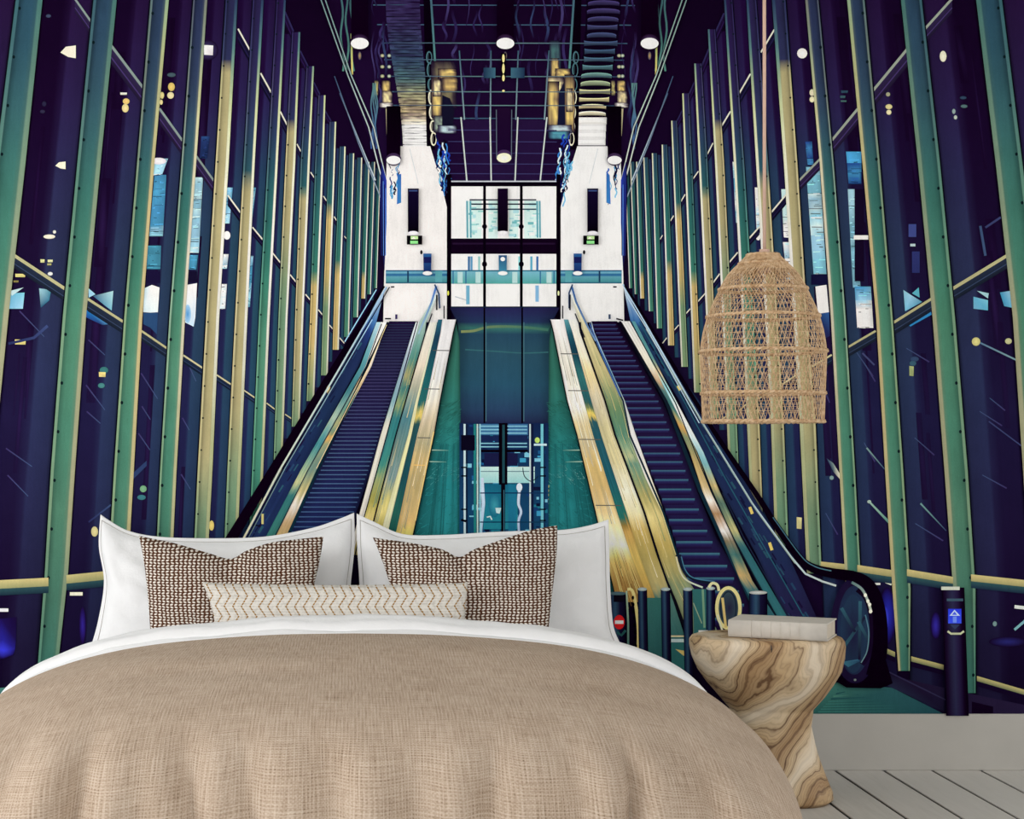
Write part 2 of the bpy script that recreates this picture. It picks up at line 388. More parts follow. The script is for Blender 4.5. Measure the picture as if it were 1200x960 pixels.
def glass_wall(U, side):
    par = Ink('printed_glass_wall')
    ysall = [YT, -60, 0, 40, 80, 120, 160, 200, 240, 280, 320, 360, 400, 440, 480, 520, 560, 600, 640, 680, 720, 760, 800, YB]
    for i in range(len(U) - 1):                                    # glazing between two uprights
        a, b = U[i][0], U[i + 1][0]
        yt = YT if i < 7 else b[0][0] + 2; ye = YB if i < 5 else min(a[-1][0], b[-1][0]) + 14
        ys = sorted(set([y for y in ysall if yt < y < ye] + [yt, ye]))
        n = min(1, i / 6.0)
        def xf(y):
            p, q = interp(a, y)[1], interp(b, y)[0]; d = q - p; fr = .56 if i < 4 else .42
            return [p, p + d * .06, p + d * fr * .75, p + d * fr, p + d * (fr + .05), p + d * .93, q]
        def cf(y):
            gl = stops(bgst, y); gl = mix(gl, stops([(100, (34, 12, 58)), (260, (34, 34, 76)), (450, (36, 42, 84)), (640, (32, 36, 76))], y), n)
            st = stops([(0, (42, 22, 64)), (140, (44, 34, 76)), (300, (44, 44, 80)), (450, (44, 46, 84)), (640, (40, 36, 72)), (760, (32, 20, 54))], y)
            fs = stops([(0, (38, 20, 64)), (120, (44, 36, 84)), (200, (38, 62, 92)), (300, (38, 74, 92)), (440, (38, 70, 94)), (600, (36, 60, 92))], y)
            st = mix(st, fs, n)
            return [BLK, gl, gl, mix(gl, st, .45), st, mul(st, .92), mul(st, .55)]
        par.cols(ys, xf, cf)
        if i < 5:                                                  # faint reflected streaks in the near panes
            for q in range(5):
                t = .08 + .45 * R.random(); y0 = R.uniform(-40, 560); y1 = y0 + R.uniform(50, 200)
                f0 = lambda y: interp(a, y)[1] + (interp(b, y)[0] - interp(a, y)[1]) * t
                c = mix(stops(bgst, y0), (52, 34, 88), R.uniform(.2, .6)); wd = R.uniform(1, 6)
                par.cols([y0, (y0 + y1) / 2, y1], lambda y: [f0(y) - wd, f0(y), f0(y) + wd], lambda y: [stops(bgst, y), c if y0 < y < y1 else stops(bgst, y), stops(bgst, y)])
            for q in range(3):
                y0 = R.uniform(380, 620); p, e = interp(a, y0)[1], interp(b, y0)[0]; t0, t1 = R.uniform(.1, .3), R.uniform(.5, .8)
                sl = R.uniform(14, 30) * (1 if side > 0 else 1)
                par.path([(p + (e - p) * t0, y0 - (sl if side > 0 else -sl)), (p + (e - p) * t1, y0 + (0))], 1.6, (60, 50, 98), .8, (64, 82, 120))
    return par
def uprights(U, side, par):
    for i, (tab, tans) in enumerate(U):
        k = Ink('printed_upright', par)
        yt = YT if i < 8 else tab[0][0]; ye = YB if i < 2 else tab[-1][0]
        ys = sorted({yt, ye, *[t[0] for t in tab if yt < t[0] < ye], *[y for y in range(-80, 830, 34) if yt < y < ye], *[q for t in tans for q in t if yt < q < ye]})
        def xf(y):
            o, n = interp(tab, y); d = n - o
            fr = [0, .05, .13, .16, .36, .66, .80, .86, 1] if i < 5 else [0, .06, .14, .2, .4, .7, .78, .80, 1]
            return [o + d * q for q in fr]
        def cf(y):
            c = body(i, tans, y); h = hil(i, y); wob = .95 + .1 * noise.noise(Vector((i * 3.3, y * .02, 0)))
            edge = mix(mul(c, 1.1), h, .45 if i < 5 else .15)
            return [mul(edge, .8), edge, mul(edge, 1.02), mul(c, .74), mul(c, 1.0 * wob), mul(c, 1.02), mix(mul(c, .92), h, .25), h, mul(h, .96)]
        k.cols(ys, xf, cf)
        o0 = [(interp(tab, y)[0], y) for y in ys]; k.path(o0, 1.5 if i < 6 else 1, mul(NAVY, .35))
        if i < 11:                                                 # rivets
            y = -70 + (i * 23) % 40; st = 57 if i < 5 else 40 - i * .5; k.up()
            while y < ye - 8:
                if y > yt:
                    o, n = interp(tab, y); d = n - o
                    k.ell(o + d * .2, y, 1.7 if i < 5 else 1.1, 2.1 if i < 5 else 1.2, (14, 30, 36), n=8, up=False)
                y += st
        k.done()
def bars(par, L, th, hi, lo, w=2.4):
    for (x0, y0, x1, y1) in L:
        k = Ink('printed_glazing_bar', par); l = math.hypot(x1 - x0, y1 - y0); t = min(th, 2.5 + l * .16) * min(1.9, max(1, .8 * l / max(1, abs(x1 - x0))))
        k.poly([(x0, y0), (x1, y1), (x1, y1 + t * 1.25), (x0, y0 + t * 1.25)], [lo, lo, mul(lo, .7), mul(lo, .7)])
        k.path([(x0, y0 + t * .8), (x1, y1 + t * .8)], max(.7, t * .08), mul(lo, 1.35))
        k.path([(x0, y0), (x1, y1)], min(w, .9 + l * .035), hi); k.done()
def glints(par, L):
    for (kind, x, y, rx, ry, c) in L:
        if kind == 'e': par.ell(x, y, rx, ry, c, mul(c, .9), 14)
        elif kind == 'd': par.poly([(x - rx, y + .1 * ry), (x - rx * .3, y - ry * .8), (x + rx, y - ry), (x + rx, y + ry), (x, y + ry * .8)], c)
        elif kind == 'g': par.ell(x, y, rx, ry, c, (28, 12, 46), 16)
        else: par.poly([(x - rx, y - ry), (x + rx, y - ry * .9), (x + rx * .92, y + ry), (x - rx * .95, y + ry * .9)], [c, mul(c, 1.1), mul(c, .85), c])
SKY = (150, 196, 220); CY = (70, 140, 176); DB = (30, 60, 120)
def outside(par, x0t, x0b, x1t, x1b, y0, y1, kinds):
    """slice of bright street seen through a pane, cut into irregular blocks"""
    X = lambda y, k: (x0t + (x0b - x0t) * (y - y0) / (y1 - y0)) * (1 - k) + (x1t + (x1b - x1t) * (y - y0) / (y1 - y0)) * k
    y = y0; c = R.choice(kinds)
    while y < y1:
        h = R.uniform(6, 22); e = min(y1, y + h); n_ = mul(R.choice(kinds), R.uniform(.88, 1.1)); q = R.uniform(.2, .8)
        m_ = mix(c, n_, R.random()); par.grid([[(X(y, 0), y, c), (X(y, q), y, mul(c, 1.08)), (X(y, 1), y, mul(m_, .9))], [(X(e, 0), e, m_), (X(e, q), e, mul(n_, 1.05)), (X(e, 1), e, mul(n_, .92))]])
        for _ in range(int(h / 3)):
            yy = R.uniform(y, e); a, b = sorted((R.random(), R.random())); par.path([(X(yy, a), yy), (X(yy, b), yy + R.uniform(-.6, .6))], R.uniform(.5, 1.3), mul(m_, R.choice([.55, .75, 1.25, 1.35])))
        if R.random() < .35: par.path([(X(e, 0), e), (X(e, 1), e)], 1.2, (24, 34, 70))
        y = e; c = n_ if R.random() < .6 else R.choice(kinds)
LW = glass_wall(LM, 1)
outside(LW, 183, 174, 197, 190, 186, 205, [WHT, SKY]); outside(LW, 181, 175, 195, 191, 205, 277, [CY, SKY, (120, 170, 190), (60, 120, 160)]); outside(LW, 173, 172, 189, 188, 288, 316, [(64, 130, 156), (96, 150, 170)])
LW.rect(172, 318, 188, 332, (28, 20, 60)); LW.poly([(169, 338), (178, 334), (187, 337), (185, 367), (168, 366)], [(180, 210, 220), WHT, WHT, (225, 235, 235), (200, 220, 226)]); LW.poly([(168, 367), (185, 366), (184, 392), (176, 384), (168, 380)], (40, 70, 110))
outside(LW, 228, 221, 238, 233, 208, 297, [SKY, (176, 208, 214), (130, 176, 196)]); outside(LW, 221, 219, 232, 230, 299, 316, [CY, DB]); LW.rect(219, 318, 231, 331, (24, 18, 50)); LW.poly([(219, 334), (231, 332), (229, 372), (227, 383), (217, 378)], [WHT, WHT, (230, 238, 245), (190, 215, 240), (210, 225, 240)]); LW.ell(220, 368, 4, 11, (70, 140, 200), (160, 200, 230))
outside(LW, 266, 262, 273, 269, 220, 262, [SKY, CY]); LW.ell(266, 276, 4, 5, WHT); outside(LW, 262, 260, 268, 266, 298, 315, [SKY, WHT]); outside(LW, 260, 257, 266, 264, 333, 362, [WHT, (220, 235, 240)])
outside(LW, 297, 293, 300, 295, 220, 262, [SKY, CY]); outside(LW, 294, 290, 297, 293, 300, 360, [SKY, WHT, CY])
LW.poly([(12, 344), (29, 343), (27, 362), (10, 362)], [(90, 160, 190), (120, 190, 210), SKY, (110, 170, 200)]); LW.poly([(12, 341), (28, 337), (14, 347)], (180, 205, 210)); LW.poly([(46, 338), (60, 340), (58, 352), (48, 361)], [(150, 190, 200), (70, 130, 150), (50, 110, 140), (40, 80, 110)])
LW.poly([(104, 338), (112, 345), (104, 349)], SKY); LW.poly([(109, 347), (133, 341), (131, 364), (124, 359)], [(40, 80, 120), (170, 210, 215), (120, 180, 200), CY]); LW.poly([(101, 363), (128, 380), (120, 381), (101, 372)], [(30, 110, 180), (80, 140, 190), (40, 60, 110), (30, 70, 140)])
outside(LW, 236, 234, 246, 243, 160, 186, [(30, 46, 90), (40, 70, 120)])
glints(LW, [('d', 80, 61, 9, 7.5, (232, 226, 206)), ('d', 71, 194, 6, 4.5, (236, 230, 206)), ('e', 58, 277.5, 7, 2.6, (236, 230, 210)), ('e', 64, 272, 2, 2, (220, 220, 210)), ('b', 50, 306, 2.5, 2, (210, 210, 150)), ('b', 59, 306, 3, 1.5, (226, 226, 170)), ('b', 58, 310, 2.5, 1.2, (170, 170, 110)), ('e', 59, 321, 3, 2.2, (230, 232, 230)), ('b', 24, 323, 6, 2, (216, 206, 130)), ('b', 19, 330, 3, 1.2, (130, 120, 70)),
  ('b', 145, 110, 4, 1.4, (226, 226, 210)), ('e', 148, 119, 4, 3.5, (232, 200, 120)), ('e', 147, 127, 4, 5, (232, 214, 150)), ('e', 201, 88, 5, 2.5, (70, 90, 100)), ('e', 201, 102, 4, 5, (226, 196, 110)), ('e', 200, 112, 4, 4, (232, 220, 170)), ('e', 190, 112, 2.5, 4, (220, 206, 140)), ('e', 189, 120, 2, 3, (226, 210, 150)), ('e', 52, 122, 2.5, 3, (44, 40, 70)), ('e', 50, 131, 3, 2, (50, 46, 74)), ('e', 57, 19, 3, 2, (60, 70, 96)),
  ('b', 24, 401, 6.5, 3, (222, 206, 130)), ('e', 122, 434, 5, 4, (60, 120, 120)), ('b', 120, 439, 4, 3, (226, 206, 130)), ('e', 119, 452, 4, 3, (70, 130, 130)), ('e', 248, 616, 3, 6, (232, 210, 120)), ('e', 111, 623, 4, 6, (222, 210, 150)), ('e', 168, 573, 4, 4, (120, 170, 130)), ('e', 166, 583, 5, 3, (60, 120, 130)), ('g', 244, 59, 12, 12, (70, 60, 110)), ('b', 244.5, 59, 5.5, 6, (250, 240, 246)), ('e', 186, 189, 9, 4, (246, 236, 246))])
LW.path([(10, 403), (40, 396), (56, 382)], 3, (40, 46, 88), 3.5, (60, 74, 120)); LW.path([(104, 612), (135, 588)], 2, (44, 46, 90), 2, (60, 80, 120)); LW.poly([(150, 560), (172, 540), (172, 546), (152, 566)], (44, 60, 100))
# below the lowest bar
LW.grid([[(-20, 725, (28, 12, 60)), (2, 725, (32, 18, 84)), (20, 723, (28, 12, 56))], [(-20, 750, (30, 20, 90)), (4, 750, (38, 34, 140)), (19, 750, (30, 18, 76))], [(-20, 762, (40, 40, 160)), (4, 762, (58, 60, 215)), (18, 760, (36, 28, 120))], [(-20, 774, (26, 10, 50)), (4, 772, (30, 16, 70)), (16, 768, (26, 10, 46))]]); LW.rect(-3, 713, 10, 717, (226, 226, 230)); LW.rect(82, 694, 97, 698, (236, 232, 210)); LW.ell(97, 733, 4, 22, (50, 36, 140), (32, 14, 62)); LW.poly([(-80, 812), (30, 804), (14, 820), (-80, 837)], [(60, 110, 110), (80, 130, 120), (50, 96, 96), (40, 80, 84)])
lwo = LW.done()
HI = (196, 190, 152); LO = (34, 28, 58)
bars(lwo, [(88, -1, 112, 33), (130, 53, 171.5, 108), (187, 127.5, 216, 168), (230, 183, 253.5, 216)], 13, (126, 140, 138), (50, 38, 76), 3)
bars(lwo, [(267, 229, 284.5, 253), (296, 266.5, 310, 283.5), (319, 296, 331.5, 311.5), (340, 322, 350, 334.5), (358, 345, 365.5, 354), (373, 363, 379, 370.5), (386, 381, 392, 388), (398, 396, 403.5, 402.5),
           (279, 34, 294.5, 62), (305.5, 86, 319.5, 111.5), (328.5, 131, 339.5, 152.5), (348, 169, 354.5, 181), (364, 202, 370, 211), (379, 230, 385, 239), (391.5, 254, 397, 262.5), (403.5, 277, 407, 281)], 8, (216, 214, 200), (28, 24, 58), 1.8)
bars(lwo, [(334, 14, 344, 37), (352, 60, 361, 78), (368, 97, 375, 111), (381, 130, 388, 142)], 7, (46, 40, 84), (34, 18, 60), 3)
bars(lwo, [(16, 299, 83, 343), (103, 350.5, 150.5, 381), (166, 388, 200.5, 411.5)], 12, (176, 172, 130), (40, 50, 72), 4.2)
bars(lwo, [(215, 416.5, 241.5, 434), (254, 439.5, 274.5, 453), (286, 457.5, 302, 468.5), (312.5, 472.5, 324.5, 481.5), (334, 485.5, 343.5, 492)], 10, (190, 184, 146), (34, 46, 72), 3.2)
uprights(LM, 1, lwo)
for (x0, y0, x1, y1) in ((-40, 687, 57, 682), (78, 679, 128, 674)):
    k = Ink('printed_glazing_bar', lwo); k.poly([(x0, y0 - 5), (x1, y1 - 5), (x1, y1 + 5), (x0, y0 + 5)], [(196, 184, 128), (206, 190, 130), (150, 150, 104), (150, 150, 104)]); k.poly([(x0, y0 + 5), (x1, y1 + 5), (x1, y1 + 13), (x0, y0 + 13)], [(46, 78, 84)] * 2 + [(30, 50, 66)] * 2); k.done()
# pillar of dark ceiling edge above the far uprights is left as ground

RW = glass_wall(RM, -1)
outside(RW, 991, 994, 1009, 1009, 178, 216, [(40, 90, 170), (70, 150, 200), (30, 60, 130)]); outside(RW, 993, 999, 1001, 1008, 222, 338, [(120, 170, 190), (150, 190, 206), (110, 160, 180)]); RW.rect(1001, 222, 1012, 330, (24, 10, 40)); RW.rect(1000, 276, 1017, 281, (236, 234, 230)); outside(RW, 1001, 1004, 1020, 1023, 336, 384, [SKY, WHT, (60, 140, 190), DB])
outside(RW, 944, 953, 960, 968, 196, 322, [SKY, (196, 222, 226), (120, 180, 200)]); RW.rect(950, 322, 969, 334, (22, 20, 60)); RW.poly([(955, 336), (968, 334), (971, 366), (958, 368)], WHT); RW.poly([(958, 368), (971, 366), (972, 394), (960, 400)], [(30, 60, 110), (50, 90, 150), (40, 40, 90), (36, 40, 84)]); outside(RW, 943, 946, 951, 953, 166, 194, [(30, 50, 110), (60, 120, 170)])
outside(RW, 915, 918, 926, 929, 222, 278, [(196, 224, 226), WHT]); outside(RW, 917, 922, 927, 932, 284, 330, [WHT, SKY]); outside(RW, 884, 886, 889, 892, 220, 268, [WHT, SKY]); outside(RW, 858, 862, 861, 865, 190, 262, [SKY, WHT, CY]); RW.ell(888, 277, 3, 5, WHT)
RW.poly([(1058, 340), (1067, 346), (1080, 354), (1060, 365)], [(140, 190, 210), SKY, (80, 140, 170), (120, 190, 220)]); RW.poly([(1068, 344), (1076, 337), (1077, 349)], (90, 170, 190)); RW.poly([(1063, 379), (1090, 364), (1091, 369), (1066, 383)], (50, 130, 190)); RW.poly([(1140, 348), (1157, 352), (1157, 364), (1140, 362)], [(100, 170, 200), (120, 190, 210), (90, 170, 200), (110, 170, 200)]); RW.poly([(1171, 343), (1184, 341), (1186, 361), (1176, 359)], [(60, 140, 180), SKY, (110, 180, 210), CY]); RW.poly([(1144, 341), (1158, 344), (1157, 350)], (160, 200, 210)); RW.rect(1064, 263, 1073, 278, (60, 70, 130)); RW.rect(1066, 286, 1072, 289, (180, 200, 206)); RW.rect(1068, 295, 1077, 320, (44, 50, 104)); RW.path([(1148, 265), (1154, 300)], 3, (60, 80, 116)); RW.path([(1154, 267), (1172, 255)], 2.5, (56, 62, 104))
glints(RW, [('e', 939.5, 63, 6, 6, (250, 246, 240)), ('e', 1104.5, 66.5, 4, 6.5, (244, 238, 214)), ('e', 951, 109, 3, 4, (230, 222, 190)), ('e', 951, 117, 3, 3.5, (236, 228, 190)), ('e', 1040, 111, 2.5, 2.5, (170, 170, 140)), ('e', 1041, 125.5, 4, 3, (222, 210, 150)), ('e', 1041, 132, 3, 3, (236, 226, 180)), ('e', 1128, 115, 4, 1.8, (50, 70, 96)), ('e', 1129, 125, 4, 2, (84, 112, 116)), ('e', 1117, 131, 2, 3, (150, 170, 170)), ('e', 1119, 138, 2, 2.5, (190, 200, 190)), ('b', 989, 108, 4, 1.5, (46, 72, 92)), ('b', 987, 114, 3, 1.5, (60, 90, 100)), ('b', 988, 119, 3.4, 1, (70, 104, 104)),
  ('e', 1143, 400.5, 5, 5, (222, 214, 140)), ('e', 1181, 400, 4, 3.5, (200, 200, 150)), ('e', 1071, 421, 5, 3, (54, 74, 108)), ('e', 1069, 426, 4, 3, (60, 96, 116)), ('b', 1067.5, 435, 2.6, 6, (160, 172, 118)), ('b', 936, 613, 3, 7, (206, 198, 140)), ('e', 974, 560, 2.5, 2.5, (130, 160, 160)), ('e', 991, 712, 3, 5, (130, 160, 110)), ('e', 1018, 588, 2.4, 2, (170, 190, 180)), ('e', 1165, 731, 2.5, 3, (120, 150, 150))])
RW.poly([(968, 537), (976, 543), (984, 556), (984, 562), (976, 553)], [(40, 60, 96), (120, 140, 140), (226, 222, 200), (220, 214, 190), (60, 80, 100)]); RW.path([(1015, 525), (1036, 550)], 2, (120, 150, 150), 1, (70, 90, 120)); RW.path([(1018, 588), (1041, 612)], 2, (150, 180, 170), 3, (90, 140, 130)); RW.path([(1078, 590), (1108, 622)], 2, (110, 150, 150), 1, (60, 70, 110)); RW.path([(1148, 402), (1190, 422)], 2, (90, 120, 150), 2, (120, 150, 160)); RW.path([(1158, 494), (1198, 524)], 1.5, (60, 66, 110)); RW.path([(1010, 414), (1024, 428)], 2, (66, 70, 112))
RW.ell(1039, 722, 10, 34, (44, 50, 190), (28, 10, 52)); RW.ell(1037, 725, 4, 14, (80, 90, 240), (44, 50, 190)); RW.ell(1096, 733, 6, 16, (56, 46, 170), (30, 12, 58)); RW.rect(1018, 683, 1031, 685.5, (232, 232, 226)); RW.path([(1035, 681), (1044, 685)], 2.5, (210, 216, 200)); RW.path([(1188, 711), (1215, 714)], 4, (216, 220, 216)); RW.path([(1188, 738), (1202, 726)], 3, (120, 170, 180)); RW.ell(1180, 752, 22, 6, (40, 40, 110), (28, 12, 48))
RW.poly([(955, 838), (942, 838), (966, 802), (985, 799), (1045, 806), (1108, 838)], [(44, 92, 90), (44, 92, 90), (70, 128, 116), (60, 112, 106), (44, 88, 94), (34, 74, 84)])
for q in range(9): RW.path([(958 + q * 3, 834 - q * 3), (1070 - q * 12 + R.uniform(-10, 10), 833 - q * 3.2)], 1.6, R.choice([(60, 120, 112), (34, 76, 84), (80, 136, 120)]), 1, (40, 86, 90))
RW.poly([(1032, 784), (1062, 796), (1106, 806), (1106, 834), (1040, 804)], [(24, 10, 40), (36, 24, 54), (40, 30, 64), (30, 26, 56), (40, 44, 72)]); RW.path([(1036, 785), (1140, 836)], 1.6, (50, 46, 80)); RW.poly([(1133, 812), (1200, 826), (1230, 838), (1133, 838)], (40, 30, 62)); RW.poly([(1138, 822), (1163, 828), (1163, 838), (1138, 838)], (20, 4, 32))
rwo = RW.done()
bars(rwo, [(1115, -1, 1079, 39), (1062.5, 58, 1018, 112), (1004.5, 128, 970, 170), (960, 187, 932, 216)], 13, (150, 158, 146), (50, 38, 76), 3)
bars(rwo, [(921, 228, 901, 252), (889.5, 266, 874, 283.5), (864, 296, 851, 311.5), (843, 321, 833, 334.5), (826, 344, 817, 354), (808.5, 362, 801, 370.5), (795, 381, 789, 388), (781, 396, 776, 402.5),
           (907, 35, 891, 62), (879, 87, 864.5, 112), (855.5, 131, 842.5, 152.5), (835, 168, 828.5, 181), (818, 201, 811, 211), (802.5, 228, 796, 239), (789, 253, 783.5, 262), (776, 276, 773, 281)], 8, (216, 214, 200), (28, 24, 58), 1.8)
bars(rwo, [(848, 16, 838, 38), (830, 58, 821, 80), (813, 97, 807, 111), (799, 130, 793, 142)], 7, (46, 40, 84), (34, 18, 60), 3)
bars(rwo, [(1179, 300, 1110, 342), (1091.5, 350, 1042, 381), (1025.5, 388, 988, 410)], 12, (176, 172, 130), (40, 50, 72), 4.2)
bars(rwo, [(974, 416, 944, 434), (935, 438, 914, 452), (902, 458, 888, 468), (876, 472, 866, 481), (854, 485, 845, 492)], 10, (200, 192, 150), (34, 46, 72), 3.2)
uprights(RM, -1, rwo)
for (x0, y0, x1, y1) in ((961, 662, 989, 665), (1004, 666, 1044, 672), (1062, 671, 1116, 680), (1137, 677, 1240, 688)):
    k = Ink('printed_glazing_bar', rwo); k.poly([(x0, y0 - 4), (x1, y1 - 4), (x1, y1 + 4), (x0, y0 + 4)], [(206, 190, 130), (190, 178, 124), (150, 146, 100), (160, 152, 104)]); k.poly([(x0, y0 + 4), (x1, y1 + 4), (x1, y1 + 12), (x0, y0 + 12)], [(50, 84, 88)] * 2 + [(30, 46, 70)] * 2); k.done()
for (x0, y0, x1, y1) in ((1034, 760, 1048, 766), (1067, 771, 1105, 781), (1144, 794, 1240, 822)):
    k = Ink('printed_glazing_bar', rwo); k.poly([(x0, y0 - 2), (x1, y1 - 2), (x1, y1 + 4), (x0, y0 + 4)], [(190, 180, 120)] * 2 + [(110, 116, 84)] * 2); k.poly([(x0, y0 + 4), (x1, y1 + 4), (x1, y1 + 10), (x0, y0 + 10)], (24, 10, 44)); k.done()

# ---- ceiling of the hall ------------------------------------------------------
ce = Ink('printed_ceiling')
ce.poly([(376, YT), (806, YT), (806, 0), (727, 218), (655, 228), (525, 228), (452, 218), (374, 0), (374, YT)], [(24, 5, 36)] * 3 + [(34, 14, 56)] * 4 + [(24, 5, 36)] * 2)
for x0, x1, sg in ((400, 412, 1), (769, 780, -1)):                 # rippled strips beside the outer lamps
    for q in range(3):
        pts = [(x0 + (x1 - x0) * q / 2 + 1.6 * math.sin(y * .11 + q * 2) + sg * y * .02, y) for y in range(-100, 92, 8)]
        ce.path(pts, 2.2, (40, 60, 86), 2.2, (80, 130, 120))
    ce.path([((x1 if sg > 0 else x0) + sg * (y * .02 - 1), y) for y in range(40, 96, 8)], 2.2, (150, 170, 110), 2, (226, 206, 120))
for y in (-14, 6.5, 29.5, 51, 70.5, 90, 108, 124, 139): ce.path([(436 + y * .2, y), (745 - y * .2, y + .6)], 1.2, (62, 92, 116), 1.2, (58, 84, 110))
def fade(c, bg_=(30, 10, 48)): return lambda t: mix(bg_, c, math.sin(math.pi * t))
for q in range(90):                                                # pale wisps mirrored in the polished ceiling
    x = R.choice([R.uniform(506, 578), R.uniform(606, 674), R.uniform(436, 452), R.uniform(727, 746)]); y = R.uniform(-110, 110); ln = R.uniform(20, 70); ph = R.random() * 6
    ce.path([(x + 2.2 * math.sin(k * .8 + ph), y + ln * k / 8) for k in range(9)], R.uniform(.8, 3.5), fade(R.choice([(54, 44, 94), (48, 62, 100), (64, 56, 104), (44, 34, 80)])))
SC = [(-60, (44, 30, 74)), (20, (60, 52, 96)), (70, (56, 80, 106)), (92, (90, 130, 130)), (106, (160, 166, 128)), (128, (216, 196, 146)), (140, (236, 224, 196)), (147, (246, 246, 246))]
y = -110                                                           # left: fine ruled slats
while y < 173:
    t = sm(max(0, y) / 172); a, b = 452 + 20 * t, 492 + 12 * t; h = R.uniform(2.6, 4.2); c = stops(SC, y); d = mix(c, (26, 8, 42), .5 if y < 138 else .08)
    ce.grid([[(a + (b - a) * k / 5, y + .8 * math.sin(k + y), mul(mix(c, d, R.random()), R.uniform(.9, 1.1))) for k in range(6)], [(a + (b - a) * k / 5, y + h + .8 * math.sin(k + y), mix(c, d, R.random())) for k in range(6)]])
    if y > 20: ce.path([(a + R.uniform(0, 6), y), (b - R.uniform(0, 6), y + R.uniform(-.5, .5))], .8, mul(c, .45 if y < 140 else .8))
    y += h
y = -108                                                           # right: lens-shaped slats
while y < 173:
    t = sm(max(0, y) / 172); a, b = 687 - 14 * t, 727 - 18 * t; c = stops(SC, y + 4); h = 9.4 if y < 110 else 8.2; ce.rect(a, y - h / 2, b, y + h / 2, (16, 4, 28) if y < 138 else mul(c, .9)); cx = (a + b) / 2; w_ = (b - a) / 2 * R.uniform(.86, 1)
    n_ = 8; sh_ = R.choice([1, -1]); ar = [(cx + w_ * math.cos(math.pi * (1 - k / n_)), y - h * .34 * (math.sin(math.pi * k / n_) if sh_ > 0 else 1 - .5 * math.sin(math.pi * k / n_))) for k in range(n_ + 1)]; br = [(cx + w_ * math.cos(math.pi * k / n_), y + h * .34 * (1 - .4 * math.sin(math.pi * k / n_))) for k in range(n_ + 1)]
    ce.poly(ar + br, [mul(c, 1.05)] * (n_ + 1) + [mul(c, .62 if y < 138 else .96)] * (n_ + 1)); ce.path(ar, .9, mul(c, 1.3)); y += h
for xa, xb, sg in ((495, 506, 1), (682, 671, -1)):                 # dark rail with linked loops
    ce.poly([(xa - sg * 1, -100), (xa + sg * 9, -100), (xb + sg * 3.5, 176), (xb - sg * 6, 176)], BLK)
    y = 68
    while y < 176:
        x = xa + sg * 4 + (xb - xa) * y / 172 * .85; hh = 8.2 + .8 * math.sin(y); c = (70, 106, 116) if y < 100 else (226, 222, 196)
        ce.ell(x, y, 3.7, hh, c, None, 14); ce.ell(x + .3, y, 2.3, hh - 1.8, BLK, None, 12); ce.path([(x - .8, y - hh * .5), (x - 1, y + hh * .5)], .8, mul(c, .6)); y += hh * 1.95
    ce.path([(xa + sg * 10 + (xb - xa) * yy / 172, yy) for yy in range(-90, 100, 12)], 2.4, (46, 50, 90), 2.4, (84, 140, 136))
DKc = (26, 12, 44); Yl = (236, 208, 122); Ycr = (246, 230, 170)
def soft(x, y, rx, ry, c, e=DKc, par=None, rnd=False):
    """blotch with a ragged bright core and feathered sides"""
    rows = []
    for j in range(9):
        v_ = j / 8 * 2 - 1; row = []
        for i in range(9):
            u_ = i / 8 * 2 - 1; n_ = noise.noise(Vector((x + u_ * 1.7, y * .3 + v_ * 2.5, 1))); k_ = sm((1 - abs(u_)) * 2.2) * sm((1 - abs(v_)) * 2.6) * (.85 + .5 * n_)
            if rnd: k_ = 1.25 * sm(1 - math.hypot(u_, v_))
            row.append((x + rx * u_ + n_, y + ry * v_, mix(e, c, max(0, min(1, k_)))))
        rows.append(row)
    (par or ce).grid(rows)
for a in ((520, 100, 15, 28, (120, 112, 84)), (511.5, 116, 6, 24, Yl), (524, 87, 11, 6, Yl), (527, 100, 9, 9, (216, 186, 112)), (512, 104, 5, 10, Ycr), (514, 146, 6, 10, (150, 170, 150)), (524, 152, 11, 5, (190, 214, 220)), (650, 70, 7, 22, (70, 110, 110)), (650, 82, 5, 13, Yl), (659, 87, 9, 6, Yl), (650, 100, 11, 9, Ycr), (648, 124, 7, 28, Yl), (667, 122, 6, 34, Yl), (667, 118, 4, 14, Ycr), (656, 152, 14, 5, (200, 222, 226)), (655, 159, 13, 5, (90, 170, 186))): soft(*a)
ce.poly([(518, 112), (527, 116), (532, 128), (531, 148), (518, 148)], [(22, 20, 46)] * 5); ce.poly([(655, 108), (661, 96), (662, 146), (653, 147)], [(24, 26, 56)] * 4)
for x0, x1 in ((445, 460), (722, 733)):
    for y in (66, 79, 90): ce.ell(x0 + 3, y, 2.6, 2.2, CREAM, (90, 100, 90), n=8); ce.ell(x1 - 4, y, 2.4, 2.2, (222, 226, 200), (80, 100, 100), n=8)
    xm = (x0 + x1) / 2; soft(xm, 104, 5, 9, Yl); soft(xm + 1, 115, 6, 8, Ycr); soft(xm, 124, 8, 3, (255, 250, 232)); soft(x0 - 4, 104, 2.4, 9, (190, 180, 110))
for y in (51, 70.5, 90, 108, 124): ce.path([(440 + y * .2, y), (590, y + .3), (740 - y * .2, y + .6)], 1.0, fade((104, 132, 140), (44, 60, 90)))
ce.poly([(452, 128), (456, 128), (458, 160), (453, 160)], CREAM); ce.poly([(730, 128), (726, 128), (724, 160), (728, 160)], CREAM)
for x0, x1 in ((436, 441), (744, 739)):
    for q in range(4): ce.path([(x0 + q * .4 + 1.4 * math.sin(y * .14 + q), y) for y in range(98, 180, 7)], 1.4, (90, 130, 130), 1.4, (60, 90, 150)); x0 = x0 + (x1 - x0) * .4
for x0 in (538, 575, 607, 643): ce.path([(x0, 60), (540 + (x0 - 538) * .93 + (4 if x0 < 560 else 0), 140), (547 + (x0 - 538) * .83, 219)], 1.4, (60, 92, 112), 2, (190, 204, 208))
